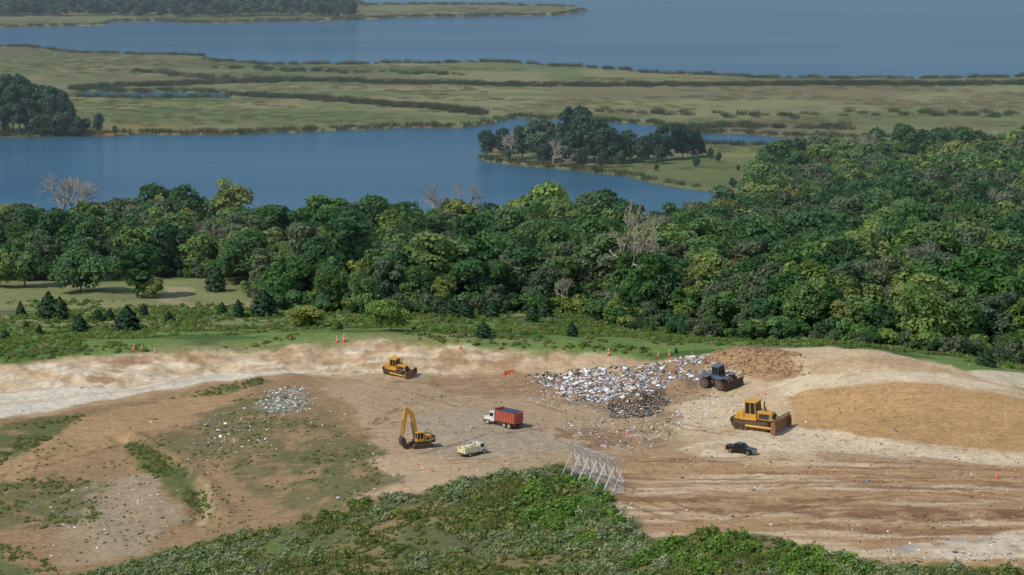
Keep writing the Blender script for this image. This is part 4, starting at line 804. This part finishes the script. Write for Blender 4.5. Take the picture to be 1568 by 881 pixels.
# cones
def cone_mesh():
    v=[];f=[];n0=14; R=[(.17,.04),(.14,.3),(.115,.45),(.08,.7),(.03,.95),(.0,.96)]
    for r,z in R:
        for i in range(n0): t=6.2832*i/n0; v.append((math.cos(t)*r,math.sin(t)*r,z))
    for j in range(len(R)-1):
        for i in range(n0): f.append((j*n0+i,j*n0+(i+1)%n0,(j+1)*n0+(i+1)%n0,(j+1)*n0+i))
    mi=[1 if j in (1,3) else 0 for j in range(len(R)-1) for i in range(n0)]
    o=len(v)
    for z in (0,.045):
        for a,b in ((-.24,-.24),(.24,-.24),(.24,.24),(-.24,.24)): v.append((a,b,z))
    f+=[(o+3,o+2,o+1,o),(o+4,o+5,o+6,o+7)]+[(o+i,o+(i+1)%4,o+4+(i+1)%4,o+4+i) for i in range(4)]; mi+=[0]*6
    me=bpy.data.meshes.new("traffic_cone"); me.from_pydata(v,[],f); me.materials.append(ORG); me.materials.append(WHT)
    for p,m in zip(me.polygons,mi): p.material_index=m
    return me
CM=cone_mesh()
for u,v,s_ in [(205,537,1.5),(217,537,1.5),(237,540,1.2),(516,524,1.5),(527,523,1.9),(768,533,1.),(932,546,1.7),(1008,545,1.4),(1025,544,1.6),(1060,545,1.2),(1467,714,1.),(1526,732,1.3),(1171,605,1.2),(1160,607,1.),(960,668,1.),(705,533,1.2),(640,712,.8),(775,572,1.3),(768,573,1.)]:
    p=G(u,v); o=bpy.data.objects.new("traffic_cone",CM); COL.objects.link(o); o.location=(p[0],p[1],float(hgt(p[0],p[1]))); o.scale=(s_,s_,s_*1.1)
r=root("safety_barrier",780,572,10,1.)
for x in (-1.2,0,1.2): box(r,"barrier_leg",(x,0,.15),(.2,.6,.3),ORG)
for z in (.5,.9): box(r,"barrier_rail",(0,0,z),(2.8,.12,.22),ORG)
tube(r,"barrier_posts",[((x,0,.2),(x,0,1.1)) for x in (-1.2,0,1.2)],.06,WHT)
for u,v in [(65,626),(120,590),(178,578),(200,580),(258,585),(168,575),(240,590),(330,560),(420,560),(1540,640)]:
    p=G(u,v); r=bpy.data.objects.new("survey_stake",None); COL.objects.link(r); r.location=(p[0],p[1],float(hgt(p[0],p[1])))
    box(r,"stake",(0,0,.65),(.1,.1,1.5),TIM,.01); box(r,"flag",(.12,0,1.3),(.2,.02,.15),WHT,0)
# ------------------------------------------------------------------ light, air
sd=Vector((-.62,-.42,0)).normalized(); el=math.radians(48); sdir=Vector((sd.x*math.cos(el),sd.y*math.cos(el),math.sin(el)))
sun=bpy.data.lights.new("sun",'SUN'); sun.energy=3.3; sun.angle=math.radians(.6); sun.color=(1,.955,.88); so=bpy.data.objects.new("sun",sun); COL.objects.link(so); so.rotation_euler=sdir.to_track_quat('Z','Y').to_euler()
w=bpy.data.worlds.new("World"); S.world=w; w.use_nodes=True; nt=w.node_tree; bg=nt.nodes["Background"]; sk=nt.nodes.new("ShaderNodeTexSky"); sk.sky_type='NISHITA'; sk.sun_disc=False; sk.sun_elevation=el; sk.sun_rotation=math.atan2(sdir.x,sdir.y); sk.air_density=1.3; sk.dust_density=.4
nt.links.new(sk.outputs[0],bg.inputs[0]); bg.inputs[1].default_value=.13
hz,hn=newmat("atmospheric_haze"); vs=hn.nodes.new("ShaderNodeVolumeScatter"); vs.inputs["Color"].default_value=(.8,.9,1,1); vs.inputs["Density"].default_value=1.25e-4; vs.inputs["Anisotropy"].default_value=.2
ho=hn.nodes.new("ShaderNodeOutputMaterial"); hn.links.new(vs.outputs[0],ho.inputs["Volume"])
mk(None,"atmospheric_haze",[(-5000,800,-5),(5000,800,-5),(5000,9000,-5),(-5000,9000,-5),(-5000,800,320),(5000,800,320),(5000,9000,320),(-5000,9000,320)],[(0,3,2,1),(4,5,6,7),(0,1,5,4),(1,2,6,5),(2,3,7,6),(3,0,4,7)],hz)
S.view_settings.view_transform='Standard'; S.view_settings.look='None'; S.view_settings.exposure=0
